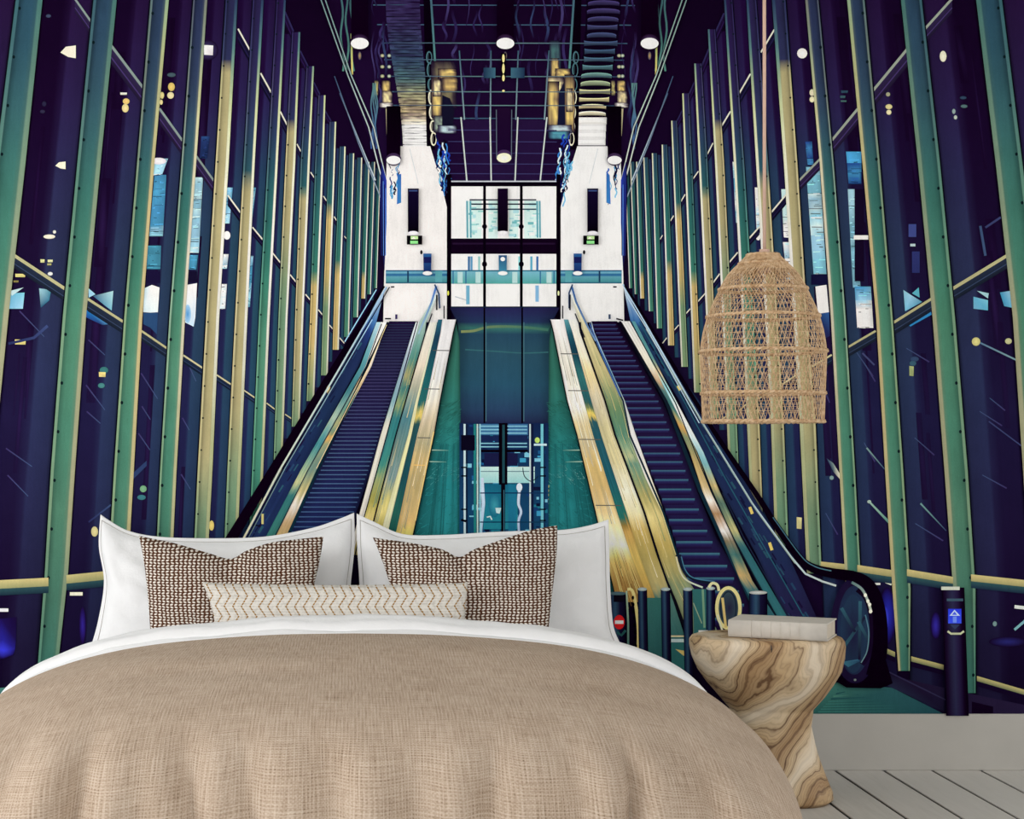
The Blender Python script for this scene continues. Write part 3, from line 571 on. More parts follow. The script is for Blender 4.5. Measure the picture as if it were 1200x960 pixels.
ce.poly([(541, 141), (640, 141), (636, 214), (546, 214)], [(38, 20, 62)] * 4); [ce.path([(525, y), (652, y + .5)], 1.0, (56, 54, 100)) for y in (153, 166.5, 180, 192.5, 204)]
for x0, x1 in ((540, 547.5), (574, 575.5), (606.5, 603), (640.5, 632)): ce.path([(x0, 138), (x1, 219)], 1.6, (196, 206, 204))
# blue fringe where daylight meets the ceiling
for q in range(60):
    ax, sg = R.choice([(509, 1), (670, -1)]); y = R.uniform(156, 218); x = ax + sg * (R.uniform(-1, 12) + (y - 156) * .16); ph = R.random() * 6; l = R.uniform(8, 26)
    ce.path([(x + 1.3 * math.sin(k * 1.3 + ph) + sg * k * .4, y + l * k / 6) for k in range(7)], R.uniform(.8, 2.4), R.choice([(30, 60, 170), (60, 130, 210), (20, 24, 90), (110, 180, 220), (216, 230, 240), (14, 8, 30)]))
# twin slanting rails along both ceiling edges
for pts in ([(374, -14), (376, 0), (408, 90), (432, 150), (449, 217)], [(379, -14), (381, 0), (412, 90), (438, 150), (453, 214)]):
    ce.path(pts, 2.6, BLK); ce.path(pts, 1.3, (84, 120, 124), 1.5, (206, 214, 214)); mp = [(1180 - x, y) for x, y in pts]; ce.path(mp, 2.6, BLK); ce.path(mp, 1.3, (90, 126, 124), 1.5, (216, 220, 214))
for pts in ([(392, 90), (420, 168), (446, 232), (452, 262)], [(398, 110), (440, 212)]):
    ce.path(pts, 1.1, (60, 80, 110), 1.4, (190, 206, 220)); ce.path([(1180 - x, y) for x, y in pts], 1.1, (60, 80, 110), 1.4, (190, 206, 220))
ceo = ce.done()

# ---- bright landing at the far end ---------------------------------------------
for m_ in (0, 1):
    en = Ink('printed_end_wall')
    X = (lambda x: x) if not m_ else (lambda x: 1180 - x + (0 if x > 470 else -0))
    wh = WHT if not m_ else (253, 253, 253)
    en.poly([(X(469), 172), (X(504), 172), (X(514), 205), (X(524), 245), (X(525), 378), (X(449), 378), (X(452), 240), (X(453), 190), (X(462), 186)], wh)
    for q in range(34):
        y = R.uniform(184, 226); lf = R.random() < .55; x = R.uniform(455, 469) if lf else R.uniform(508, 514) + (y - 184) * .22; ph = R.random() * 6; l = R.uniform(6, 18)
        en.path([(X(x + 1.1 * math.sin(k * 1.4 + ph) + (0 if lf else k * .3)), y + l * k / 5) for k in range(6)], R.uniform(.7, 2.2), R.choice([(40, 90, 180), (70, 150, 200), (24, 40, 120), wh, (120, 190, 226), (16, 16, 60)]))
    en.poly([(X(466), 206), (X(470), 204), (X(470), 238), (X(465), 240)], [(50, 110, 180), (40, 90, 170), (60, 130, 190), (50, 110, 190)]); en.path([(X(480), 175), (X(490), 216)], .8, (206, 212, 216))
    en.poly([(X(447), 190), (X(453), 212), (X(453), 262), (X(450.5), 318), (X(448), 300), (X(445), 220)], [(34, 40, 100), (40, 60, 170), (50, 110, 220), (26, 26, 80), (24, 16, 60), (28, 24, 84)])
    for q in range(5): en.path([(X(446 + q * 1.5), 205 + q * 4), (X(447 + q * 1.2), 300)], .8, R.choice([(20, 10, 40), (90, 140, 220), (30, 40, 120)]))
    en.rect(X(452), 317, X(524), 332, (110, 170, 196), (64, 136, 140)); en.rect(X(452), 317, X(524), 318.6, (40, 90, 130)); en.rect(X(452), 321, X(524), 324, (50, 106, 150)); en.path([(X(478), 318), (X(478), 332)], 2, (30, 60, 90)); en.rect(X(510), 318, X(518), 332, (90, 160, 170)); en.rect(X(452), 331, X(524), 332.6, (40, 96, 120))
    en.rect(X(458), 335.8, X(462), 337.4, (30, 26, 40)); en.done()
cw = Ink('printed_end_window')
cw.rect(526, 217, 654, 362, (240, 242, 242)); 
for (x0, x1) in ((547, 564), (572, 583), (596, 607), (614, 632)):
    cw.rect(x0, 236, x1, 280, (200, 230, 226), (214, 238, 234))
    for q in range(14): y = R.uniform(238, 276); a = R.uniform(x0, x1 - 4); cw.rect(a, y, a + R.uniform(3, 8), y + R.uniform(1, 4), R.choice([(150, 208, 206), (110, 180, 186), (230, 244, 242), (170, 216, 222)]))
for y, c in ((234, (20, 40, 60)), (239, (20, 36, 60)), (245, (40, 70, 90))): cw.rect(550, y, 628, y + 1.6, c)
for x in (547, 551, 629, 632): cw.path([(x, 236), (x + .5, 279)], 2, (90, 160, 176))
for x, c in ((548, (60, 110, 160)), (551, (90, 150, 190)), (560, (150, 200, 200)), (607, (140, 210, 216)), (621, (90, 170, 200)), (628, (60, 110, 170))): cw.rect(x, 301, x + 2.5, 317, c)
cw.rect(526, 317, 654, 333, (120, 180, 200), (80, 160, 156)); cw.rect(526, 317, 654, 318.5, (40, 100, 130)); [cw.rect(x, 318, x + 1.5, 333, (50, 110, 150)) for x in (530, 545, 632, 648)]; [cw.rect(x, 319, x + 6, 332, (180, 214, 214)) for x in (536, 557, 600, 640)]
cw.rect(546, 335, 550, 357, (110, 170, 200)); cw.rect(627, 335, 631, 354, (130, 180, 220)); cw.path([(533, 348), (546, 352)], 1, (180, 190, 200))
cw.rect(526, 213.5, 654, 219, BLK); cw.rect(527, 212.4, 653, 214, (190, 196, 206)); cw.rect(526, 280, 654, 298, (20, 4, 28)); cw.rect(530, 285, 650, 287, (40, 20, 52))
for x, wd in ((567.5, 3.2), (610.5, 3.2)): cw.rect(x - wd / 2, 218, x + wd / 2, 362, BLK); cw.ell(x, 266, 3, 3, BLK, n=10); cw.ell(x, 310, 3, 3.5, BLK, n=10)
cw.rect(523.5, 205, 528.5, 376, BLK); cw.rect(651.5, 205, 656.5, 376, BLK); cw.ell(525, 344, 1.2, 3, (220, 220, 90), n=8); cw.ell(654, 344, 1.2, 3, (220, 226, 170), n=8); cw.rect(528, 359.5, 652, 362, (20, 40, 60))
cw.done()
pn = Ink('printed_panel')
pst = [(361, (38, 36, 82)), (378, (36, 52, 88)), (385, (52, 104, 98)), (392, (36, 66, 88)), (412, (40, 74, 92)), (450, (38, 76, 98)), (480, (38, 62, 92)), (497, (34, 40, 76))]
pn.cols([361, 370, 378, 385, 392, 402, 412, 430, 450, 480, 497], lambda y: [527 + min(10, (y - 361) * .5), 552, 590, 630, 655 - min(11, (y - 361) * .5)], lambda y: [mul(stops(pst, y), .8), stops(pst, y), mul(stops(pst, y), 1.06), stops(pst, y), mul(stops(pst, y), .8)])
pn.path(smooth([(540, 389), (555, 388), (570, 384), (590, 383), (615, 384), (642, 387)]), 3, (130, 140, 90), 3, (60, 110, 96)); pn.path(smooth([(545, 410), (580, 412), (612, 414), (642, 413)]), 1.5, (52, 100, 106))
for x in (567.3, 611.5): pn.path([(x, 361), (x, 497)], 2, BLK); pn.path([(x + 2, 378), (x + 2, 494)], 1, (70, 110, 120))
pn.done()

# ---- shaft below the landing: side walls and the street door behind --------------
sh = Ink('printed_shaft')
gst = [(375, (40, 84, 80)), (400, (46, 96, 84)), (470, (44, 104, 92)), (500, (40, 112, 108)), (560, (34, 118, 122)), (640, (40, 124, 128)), (700, (36, 110, 116))]
def shaft(tab, up):
    sh.cols([376, 400, 440, 496, 510, 540, 570, 600, 640, 700], lambda y: [interp(tab, y)[0] + (interp(tab, y)[1] - interp(tab, y)[0]) * k for k in (0, .3, .62, .85, 1)], lambda y: [mul(stops(gst, y), k) for k in (.72, .95, 1.12, 1.0, .7)])
lt = [(376, 532, 534), (400, 529, 538.5), (496, 510, 539.5), (560, 497, 541), (640, 483, 544), (700, 470, 546)]; rt = [(376, 648, 646), (400, 653, 643), (496, 674, 642), (560, 688, 640), (640, 706, 637), (700, 720, 635)]
shaft(lt, 0); shaft(rt, 0)
for tab, sg in ((lt, 1), (rt, -1)):                                 # ribbed glass glimmer
    for q in range(420):
        y = R.uniform(470, 690); a, b = interp(tab, y); t = R.uniform(.03, .9); x = a + (b - a) * t; ln = R.uniform(3, 8); sl = .75 if q % 3 else -.1
        br = math.exp(-((y - 556) / 11) ** 2) * (1 - t * .5); c = mix(mul(stops(gst, y), R.uniform(.8, 1.22)), (186, 224, 214), br * R.uniform(.1, .85))
        sh.path([(x, y + 3 * sl), (x + sg * ln * .5, y), (x + sg * ln, y - 3 * sl)], .7, c, .4, mix(c, stops(gst, y), .6))
    for q in range(14): t = R.uniform(.1, .9); f0 = lambda yy: interp(tab, yy)[0] + (interp(tab, yy)[1] - interp(tab, yy)[0]) * t; sh.path([(f0(yy), yy) for yy in (520, 560, 600, 640, 690)], .5, mul(stops(gst, 600), .8), .9, mul(stops(gst, 600), R.choice([.8, 1.2])))
    for y in (527.5, 541): sh.path([(interp(tab, y)[0] + sg * 2, y), (interp(tab, y)[0] + sg * 22, y + .4)], 1.2, (170, 200, 180), .6, (90, 150, 140))
    for q in range(26): y = 570 + q * 5; sh.ell(interp(tab, y)[1] - sg * 2.2, y, 1.2, 2, (170, 180, 110), n=6)
sh.done()
dr = Ink('printed_street_door')
dr.rect(538, 496, 642, 700, (22, 40, 84), (26, 84, 120))
for q in range(150):
    x = R.uniform(541, 634); y = R.uniform(497, 680); c = R.choice([(30, 90, 140), (60, 150, 190), (20, 30, 80), (120, 190, 214), (34, 120, 140), (24, 60, 110), (16, 24, 60)]); wd, hh = R.uniform(2, 11), R.uniform(1, 6)
    dr.rect(x, y, min(641, x + wd), y + hh, c)
dr.rect(562, 497, 584, 510, (60, 110, 150)); dr.rect(595, 497, 618, 510, (56, 104, 150)); [dr.rect(563, y, 617, y + 1.4, (130, 190, 210)) for y in (499, 503, 507, 519, 523)]; dr.rect(563, 511, 618, 517, (26, 40, 84)); dr.rect(563, 527, 618, 530, BLK)
dr.rect(567, 531, 606, 546, (28, 30, 72)); dr.rect(562, 547, 626, 566, (196, 224, 220), (150, 206, 206)); dr.rect(562, 552, 626, 553, (90, 130, 140)); dr.rect(566, 567, 606, 620, (24, 96, 124), (36, 130, 146)); dr.rect(595, 568, 604, 640, (30, 110, 140)); dr.ell(579, 592, 7, 14, (60, 150, 166), (26, 100, 128)); dr.poly([(580, 595), (587, 595), (585, 602), (581, 601)], (190, 216, 216)); dr.path([(570, 606), (574, 605), (576, 609)], 1.6, (200, 220, 220))
dr.ell(608, 571, 3.5, 5, (216, 226, 236), n=12); dr.path(smooth([(608, 575), (607, 590), (610, 600), (607, 612), (609, 640)]), 3.4, (200, 214, 230), 2.4, (170, 190, 220)); dr.path([(564, 560), (566, 590), (563, 620), (564, 660)], 4.5, (200, 214, 232), 3, (150, 190, 216))
for x, wd, c in ((544, 2.4, (190, 214, 220)), (546.6, 1.4, (16, 30, 60)), (556, 3, (34, 120, 120)), (559, 1.6, (190, 214, 206)), (562, 1.6, (150, 206, 216)), (634.5, 3.2, (110, 190, 206)), (637, 1.6, (16, 40, 80)), (620.5, 1.8, (190, 210, 214)), (623, 3, (20, 30, 66))): dr.path([(x, 497), (x + .3, 690)], wd, c)
dr.rect(540, 510, 556, 528, (14, 10, 34)); dr.ell(629, 516, 3, 3.4, (190, 220, 110), n=10); dr.rect(625, 520, 640, 522.5, (190, 216, 226)); [dr.rect(x, y, x + 7, y + 1.6, BLK) for x in (540, 632) for y in (547, 557, 596, 609)]; dr.path([(540, 609), (546, 611)], 2.5, BLK); dr.rect(562, 577, 640, 578.4, (20, 50, 90)); dr.rect(562, 611, 640, 612.4, (20, 60, 90)); dr.path(smooth([(612, 548), (614, 558), (622, 564), (630, 558)]), 1, (20, 40, 60))
dr.path([(589, 496), (589, 568)], 10, BLK); dr.path([(589.5, 498), (589.5, 566)], 3, (30, 70, 80)); dr.path([(589, 566), (589, 700)], 5, (12, 8, 22), 4, (12, 8, 22)); dr.path([(590, 574), (590, 700)], 1, (60, 110, 130)); dr.done()

# ---- escalators ------------------------------------------------------------------
def strip(par, tab, cst, sub=1.0):
    """brushed metal band: tab (y, xl, xr); cst colour stops by y"""
    y0, y1 = tab[0][0], tab[-1][0]; ys = sorted({t[0] for t in tab} | {q[0] for q in cst if y0 < q[0] < y1} | {y0 + (y1 - y0) * k / 44 for k in range(45)})
    K = 9; sd = tab[0][1] * .37
    def cf(y):
        out = []
        for k in range(K):
            n1 = noise.noise(Vector((k * 1.7 + sd, y * .012, sd))); n2 = noise.noise(Vector((k * 3.1, y * .03 + sd, 2.0)))
            out.append(mul(stops(cst, y + n2 * 9), 1 + .13 * n1 + .05 * n2 - (.10 if k in (0, K - 1) else 0)))
        return out
    par.cols(ys, lambda y: [interp(tab, y)[0] + (interp(tab, y)[1] - interp(tab, y)[0]) * k / (K - 1) for k in range(K)], cf)
def streaks(par, tab, cols, n, y0, y1):
    for q in range(n):
        y = R.uniform(y0, y1); t = R.uniform(.1, .9); ln = R.uniform(18, 60); c = R.choice(cols); p = lambda yy: interp(tab, yy)[0] + (interp(tab, yy)[1] - interp(tab, yy)[0]) * t
        par.path([(p(y), y), (p(y + ln / 2), y + ln / 2), (p(y + ln), y + ln)], .1, c, R.uniform(.5, .9), c)
# left escalator
el = Ink('printed_escalator')
SL = [(377, 456, 489.5), (470, 412, 460), (552, 373.5, 434), (640, 332, 404)]
el.cols([377, 420, 470, 520, 552, 600, 640], lambda y: [interp(SL, y)[0] + (interp(SL, y)[1] - interp(SL, y)[0]) * k for k in (0, .25, .8, 1)], lambda y: [mul(c, k) for c, k in zip([stops([(377, (34, 22, 60)), (410, (36, 34, 66)), (460, (36, 30, 70)), (540, (32, 34, 78)), (640, (30, 40, 88))], y)] * 4, (.8, 1, 1, .7))])
y = 381.0; n = 0
while y < 636:
    a, b = interp(SL, y); st = 3.0 + (y - 380) * .0125; el.path([(a + 2, y), (b - 3, y)], .8 + (y - 380) * .0022, stops([(380, (38, 50, 78)), (450, (60, 56, 98)), (540, (70, 96, 130)), (640, (56, 84, 130))], y)); y += st; n += 1
OUT = [(333, 449.5, 452), (345, 442, 446), (378, 424, 429), (552, 317, 327), (640, 262, 277)]
strip(el, [(335, 450, 452), (378, 429, 441), (430, 400, 420), (552, 330, 352), (640, 279, 306)], [(335, (220, 226, 232)), (378, (60, 110, 170)), (388, (34, 56, 116)), (410, (32, 44, 84)), (480, (30, 48, 84)), (552, (30, 44, 86)), (640, (34, 50, 92))])
for q in range(46): y = R.uniform(385, 630); a, b = interp([(378, 430, 440), (640, 281, 304)], y); x = R.uniform(a, b - 3); el.path([(x, y), (x - 5, y + 8)], R.uniform(.8, 2.4), R.choice([(24, 30, 66), (38, 66, 100), (44, 84, 104), (30, 22, 60)]))
el.ell(385, 457, 2.4, 5.5, (226, 206, 150), (180, 160, 110), 10, ); el.path([(308, 602), (308, 614)], 2.6, (200, 190, 120)); el.path([(296, 615), (306, 616)], 1.5, (20, 20, 40))
strip(el, [(378, 441, 446), (430, 422, 428), (552, 352, 360), (640, 306, 316)], [(378, (180, 216, 230)), (420, (90, 150, 160)), (455, (60, 120, 130)), (490, (170, 190, 170)), (520, (60, 130, 140)), (565, (190, 190, 140)), (580, (50, 110, 110)), (640, (60, 120, 110))])
strip(el, [(378, 446, 453.5), (430, 428, 435), (552, 361, 371), (640, 317, 333)], [(378, (236, 236, 236)), (430, (226, 214, 200)), (450, (222, 190, 140)), (460, (160, 170, 150)), (480, (90, 140, 130)), (495, (170, 166, 120)), (505, (110, 140, 120)), (512, (226, 170, 90)), (520, (150, 156, 120)), (548, (110, 140, 130)), (575, (190, 176, 120)), (592, (220, 214, 206)), (612, (180, 150, 110)), (640, (190, 170, 110))])
el.path([(447, 380), (429, 430), (360.5, 552), (317, 640)], 1.2, (30, 50, 66)); el.path([(454.5, 378), (411.5, 470), (372, 552), (332, 640)], 2.4, (12, 22, 34), 3.4, (16, 50, 66)); el.path([(453, 381), (432, 430), (371, 549)], .8, (226, 206, 160))
hr = [(450, 336), (427, 374), (396, 425), (322, 548), (266, 640)]; el.path(hr, 2.5, (10, 2, 16), 13, (16, 2, 22)); hw = [(453, 337), (431, 375), (402, 425), (329, 549), (281, 640)]; el.path(hw, 1.6, (150, 190, 226), 2.4, (210, 206, 176)); el.path([(x + 3.4, y) for x, y in hw], 1.2, (20, 20, 40)); el.path([(x + 5.2, y) for x, y in hw[1:]], 1.2, (160, 200, 230), 1, (90, 110, 110)); el.path([(441, 340), (404, 401)], 1.3, (150, 200, 230))
# inner balustrade of the left escalator
def inner(par, T, tints):
    for (name, tab, cst) in T: strip(par, tab, cst)
TI = [('a', [(378, 487, 491), (390, 483, 488), (510, 446, 453), (610, 419, 425), (650, 409, 415)], [(378, (226, 232, 236)), (430, (150, 170, 186)), (470, (130, 170, 180)), (500, (214, 212, 196)), (650, (222, 214, 206))]),
 ('b', [(345, 510, 513), (378, 491, 500), (390, 488, 497.5), (510, 453, 463), (610, 425, 437), (650, 413, 427)], [(345, (226, 234, 236)), (385, (150, 180, 170)), (420, (80, 140, 130)), (440, (170, 160, 110)), (455, (60, 120, 120)), (475, (150, 160, 110)), (490, (50, 120, 126)), (545, (60, 130, 120)), (560, (150, 160, 110)), (590, (170, 160, 80)), (605, (226, 206, 130)), (650, (200, 180, 110))]),
 ('d', [(378, 503, 511), (390, 499, 508), (510, 464.5, 478), (610, 438.5, 450), (650, 428, 441)], [(378, (226, 226, 216)), (430, (222, 210, 190)), (455, (170, 170, 150)), (490, (80, 130, 140)), (530, (120, 140, 130)), (560, (130, 150, 150)), (585, (200, 190, 120)), (600, (222, 206, 130)), (615, (190, 176, 100)), (650, (200, 180, 110))]),
 ('e', [(378, 511, 512), (390, 508, 509.5), (470, 487, 491), (510, 478, 482), (610, 450, 457.5), (650, 441, 449)], [(378, (200, 216, 206)), (480, (222, 216, 170)), (560, (216, 214, 160)), (650, (226, 222, 196))]),
 ('f', [(375, 513, 518), (390, 509.5, 516), (470, 490, 499), (510, 482, 488.5), (610, 457.5, 467), (650, 449, 458)], [(375, (40, 100, 120)), (395, (30, 60, 84)), (440, (30, 90, 96)), (475, (40, 100, 100)), (482, (222, 196, 110)), (490, (222, 200, 110)), (497, (40, 80, 84)), (560, (30, 76, 86)), (600, (40, 96, 86)), (650, (30, 90, 86))]),
 ('g', [(375, 518, 534), (390, 516, 530.5), (470, 499, 515), (510, 488.5, 508), (610, 467, 487), (650, 458, 478)], [(375, (226, 224, 226)), (440, (216, 216, 216)), (470, (226, 220, 206)), (495, (206, 190, 160)), (520, (176, 166, 130)), (545, (206, 176, 116)), (560, (180, 160, 110)), (590, (196, 170, 116)), (610, (216, 180, 116)), (625, (232, 214, 120)), (650, (240, 230, 150))])]
inner(el, TI, None)
streaks(el, TI[5][1], [(236, 222, 190), (176, 160, 126), (200, 186, 150), (150, 146, 126)], 26, 400, 600); streaks(el, TI[2][1], [(120, 150, 150), (210, 196, 150), (80, 130, 130)], 16, 450, 590); streaks(el, TI[1][1], [(80, 130, 120), (190, 180, 120), (50, 110, 116)], 16, 400, 590)
el.path([(500, 378), (498.3, 390), (463.7, 510), (438, 610), (428, 650)], 1.5, (16, 14, 30)); el.path([(489, 378), (453, 510), (425.5, 610), (416, 650)], 1.2, (20, 20, 40)); el.path([(534.5, 376), (531, 390), (515.5, 470), (508.5, 510), (487.5, 610), (480, 650)], 1.3, (14, 20, 30)); el.path([(508, 506), (486.5, 610)], 1.4, (226, 200, 130))
for y, a, b in ((411, 507, 526), (456, 497, 515), (513, 489, 504), (545, 485, 498)): el.path([(a, y), (b, y + .3)], 1, (80, 84, 84) if y != 545 else (232, 190, 110))
el.path([(511, 336), (505, 356), (490, 392)], 2.4, (60, 110, 190), 2, (150, 180, 200)); el.path([(509, 334), (514, 345), (515, 362)], 1.8, (30, 60, 100)); el.path([(511.5, 346), (511.5, 364)], 1.8, (16, 12, 26)); el.path([(506, 368), (497, 394)], 1.4, (20, 24, 44)); el.path([(451, 374), (458, 374)], 1.6, (14, 8, 20)); el.rect(463, 369, 465.5, 374.5, (50, 40, 90)); el.path([(520, 359), (520, 374)], 1.4, (20, 20, 30))
elo = el.done()
# right escalator
er = Ink('printed_escalator')
SR = [(377, 692, 722), (384, 694, 725.5), (470, 729, 775), (510, 744.5, 791), (530, 752, 801), (576, 771, 816), (630, 789, 838), (672, 800, 864), (730, 812, 886), (770, 820, 900)]
er.cols([377, 420, 470, 530, 576, 630, 672, 730, 770], lambda y: [interp(SR, y)[0] + (interp(SR, y)[1] - interp(SR, y)[0]) * k for k in (0, .1, .85, 1)], lambda y: [mul(stops([(377, (30, 10, 46)), (500, (36, 24, 66)), (620, (36, 32, 76)), (720, (34, 20, 60))], y), k) for k in (.8, 1, 1, .6)])
y = 380.5
while y < 740:
    a, b = interp(SR, y); st = 4.6 + (y - 380) * .0355; d = min(1, (y - 380) / 240)
    er.rect(a + 1, y, b - 3 - 4 * d, y + st * .22, mix((58, 72, 112), (70, 120, 134), d), mix((46, 50, 96), (40, 62, 106), d)); er.rect(a + 1, y + st * .22, b - 4 - 4 * d, y + st * .62, mix((44, 40, 86), (42, 40, 92), d), (32, 14, 54)); y += st
strip(er, [(335, 729, 731), (378, 738, 750), (470, 795, 818), (540, 826, 858), (600, 858, 892), (650, 885, 922), (745, 930, 965)], [(335, (220, 226, 232)), (376, (60, 110, 170)), (384, (34, 60, 96)), (480, (30, 44, 78)), (560, (32, 44, 82)), (650, (34, 46, 84)), (745, (40, 30, 70))])
for q in range(60): y = R.uniform(390, 720); a, b = interp([(378, 741, 750), (470, 799, 816), (600, 860, 888), (745, 934, 962)], y); x = R.uniform(a, b - 3); er.path([(x, y), (x + 5, y + 8)], R.uniform(.8, 2.6), R.choice([(24, 26, 62), (38, 66, 96), (42, 80, 98), (30, 20, 58)]))
for (x, y, l) in ((793, 455, 5), (877, 598, 8), (900, 640, 9)): er.path([(x, y - l / 2), (x + 3, y + l / 2)], 3.4, (222, 200, 110))

strip(er, [(377, 724, 726.5), (470, 777, 781), (576, 817, 822), (650, 851, 858), (730, 888, 896)], [(377, (20, 16, 30)), (500, (20, 40, 56)), (730, (24, 60, 76))])
strip(er, [(377, 727, 737), (470, 781, 789), (530, 807, 815), (576, 822, 832), (630, 846, 857), (680, 866, 880), (730, 894, 912)], [(377, (236, 234, 232)), (430, (232, 226, 206)), (446, (206, 170, 130)), (458, (90, 130, 130)), (478, (60, 120, 120)), (490, (190, 176, 120)), (500, (210, 160, 90)), (512, (120, 140, 110)), (540, (190, 166, 110)), (570, (200, 176, 126)), (588, (236, 232, 226)), (602, (160, 120, 80)), (622, (236, 232, 230)), (634, (130, 116, 90)), (650, (60, 110, 110)), (674, (206, 170, 110)), (690, (60, 110, 120)), (730, (50, 100, 110))])
strip(er, [(377, 739, 743), (440, 770, 775), (530, 816, 823), (576, 834, 842), (630, 858, 867), (745, 922, 934)], [(377, (90, 150, 160)), (420, (90, 150, 150)), (436, (226, 196, 150)), (452, (150, 210, 220)), (480, (236, 236, 230)), (510, (220, 232, 232)), (540, (120, 180, 190)), (570, (200, 176, 120)), (590, (80, 110, 100)), (622, (200, 190, 130)), (640, (50, 100, 110)), (745, (50, 110, 116))])
er.path([(737.5, 377), (790, 472), (832, 576), (858, 630), (920, 745)], 1.3, (22, 34, 50)); er.path([(845, 577), (870, 630), (932, 738)], 1.3, (30, 40, 66)); er.path([(748, 378), (800, 470), (848, 560), (940, 722)], 1.2, (40, 90, 110))
hb = [(731, 335), (755, 374), (829, 496), (888, 584), (904, 610), (934, 652), (950, 665), (972, 671), (998, 675), (1014, 683), (1024, 700), (1029, 726), (1029, 760), (1022, 792)]
er.path([(729, 334), (752, 374), (822, 496), (880, 590), (925, 652), (942, 672), (962, 681), (978, 686)], 1.8, (170, 200, 226), 2.4, (190, 200, 196)); er.path([(756, 386), (826, 503), (884, 597), (930, 660)], 1.2, (150, 170, 160)); er.path([(732, 346), (757, 386), (818, 496)], 1, (190, 214, 230))
ero = er.done()
sp_ = Ink('printed_handrail', ero)
sp_.path(smooth(hb[:9], 60), 2.4, (12, 2, 18), 13, (14, 2, 20)); sp_.path(smooth([(904, 606), (936, 650), (952, 663), (974, 669), (1000, 673)], 30), 1.2, (60, 100, 120), 1.4, (80, 120, 130)); sp_.done()
nw = Ink('printed_newel', ero)
nw.poly([(978, 772), (1034, 766), (1044, 800), (1030, 806), (990, 805), (975, 796)], (12, 1, 18)); nw.ell(1000, 738, 29, 62, (34, 18, 56), (30, 20, 56), 40); nw.ell(999, 738, 20, 52, (36, 66, 88), (34, 44, 76), 36); nw.ell(998, 742, 15, 46, (34, 32, 66), (36, 56, 82), 30)
for a, b in (((985, 760), (1012, 722)), ((1006, 704), (1005, 772)), ((1004, 728), (1020, 758)), ((984, 712), (1000, 740))): nw.path([a, b], 4, (50, 92, 108), 3, (30, 20, 54))
nw.path(smooth([(1003, 690), (1014, 702), (1020, 730), (1018, 760), (1008, 778)], 24), 7, (20, 6, 30), 6, (28, 14, 48)); nw.path(smooth([(1012, 720), (1016, 740), (1014, 762), (1007, 776)], 16), 1.6, (70, 110, 130), 1.2, (110, 140, 150))
nw.path(smooth(hb[7:], 40), 11, (12, 1, 18), 19, (12, 1, 18)); nw.path(smooth([(996, 682), (1008, 690), (1015, 704), (1019, 717)], 16), 3, (90, 120, 120), 3, (206, 210, 190)); [nw.ell(x, y, 2, 2.4, (230, 230, 214), n=8) for x, y in ((1012, 697), (1015, 704), (1017, 708), (1018, 716))]
nw.poly([(984, 775), (1003, 772), (1006, 774), (992, 781)], [(60, 110, 130), (60, 110, 140), (40, 70, 100), (50, 100, 120)]); nw.path([(970, 798), (984, 772)], 3, (170, 190, 190), 3, (210, 220, 220)); nw.ell(1000, 796, 1.6, 1.4, (120, 130, 130), n=8); nw.done()
def mir(t): return t
TR = [('g', [(375, 644, 660), (390, 648, 663), (470, 664, 684), (510, 675.5, 694), (600, 697, 722), (650, 709, 738), (705, 722, 760)], [(375, (232, 228, 230)), (420, (236, 232, 220)), (455, (244, 240, 226)), (480, (250, 246, 236)), (500, (226, 206, 150)), (520, (206, 190, 150)), (545, (216, 186, 120)), (570, (206, 176, 116)), (600, (232, 206, 150)), (618, (252, 240, 190)), (640, (255, 252, 226)), (655, (240, 214, 130)), (690, (170, 130, 70)), (705, (190, 150, 84))]),
 ('f', [(375, 660, 665), (390, 663, 670), (440, 675, 684), (510, 694, 703.5), (600, 722, 733), (650, 738, 748), (705, 760, 768)], [(375, (90, 150, 160)), (392, (30, 80, 96)), (410, (24, 60, 80)), (440, (50, 110, 110)), (470, (40, 90, 96)), (478, (90, 110, 80)), (484, (236, 214, 110)), (490, (220, 190, 100)), (494, (40, 84, 96)), (560, (34, 90, 104)), (606, (40, 110, 100)), (616, (150, 120, 60)), (624, (200, 160, 90)), (650, (226, 196, 110)), (690, (206, 170, 90)), (705, (170, 140, 80))]),
 ('e', [(375, 665, 676), (390, 670, 678.5), (470, 692, 707), (510, 703.5, 718.5), (600, 733, 752.5), (650, 748, 768), (705, 768, 788), (760, 790, 806)], [(375, (228, 230, 226)), (420, (236, 226, 200)), (440, (236, 214, 160)), (470, (216, 206, 180)), (500, (206, 196, 150)), (540, (216, 206, 160)), (575, (240, 236, 214)), (600, (236, 226, 180)), (620, (206, 176, 100)), (650, (190, 170, 100)), (690, (190, 176, 120)), (700, (90, 130, 120)), (760, (50, 104, 106))]),
 ('b', [(345, 667, 670), (378, 678, 687), (390, 680.5, 690), (470, 709, 728), (510, 720.5, 736), (600, 755, 774), (650, 771, 790), (672, 778, 800), (705, 792, 822), (760, 812, 850)], [(345, (226, 230, 230)), (390, (206, 196, 150)), (440, (190, 180, 130)), (480, (110, 140, 100)), (510, (90, 140, 120)), (536, (190, 196, 150)), (545, (110, 150, 130)), (580, (170, 160, 100)), (606, (222, 206, 140)), (640, (200, 176, 100)), (668, (180, 170, 110)), (690, (140, 156, 120)), (720, (150, 160, 120)), (760, (60, 110, 106))]),
 ('a', [(378, 690, 692.5), (390, 692, 695.5), (470, 728, 731), (510, 736, 744), (560, 755, 762), (600, 774, 777), (650, 790, 793)], [(378, (190, 206, 226)), (440, (120, 160, 190)), (480, (206, 210, 206)), (520, (240, 236, 234)), (570, (226, 222, 206)), (600, (220, 210, 150)), (650, (210, 206, 140))])]
bl_ = Ink('printed_balustrade', ero)
inner(bl_, TR, None)
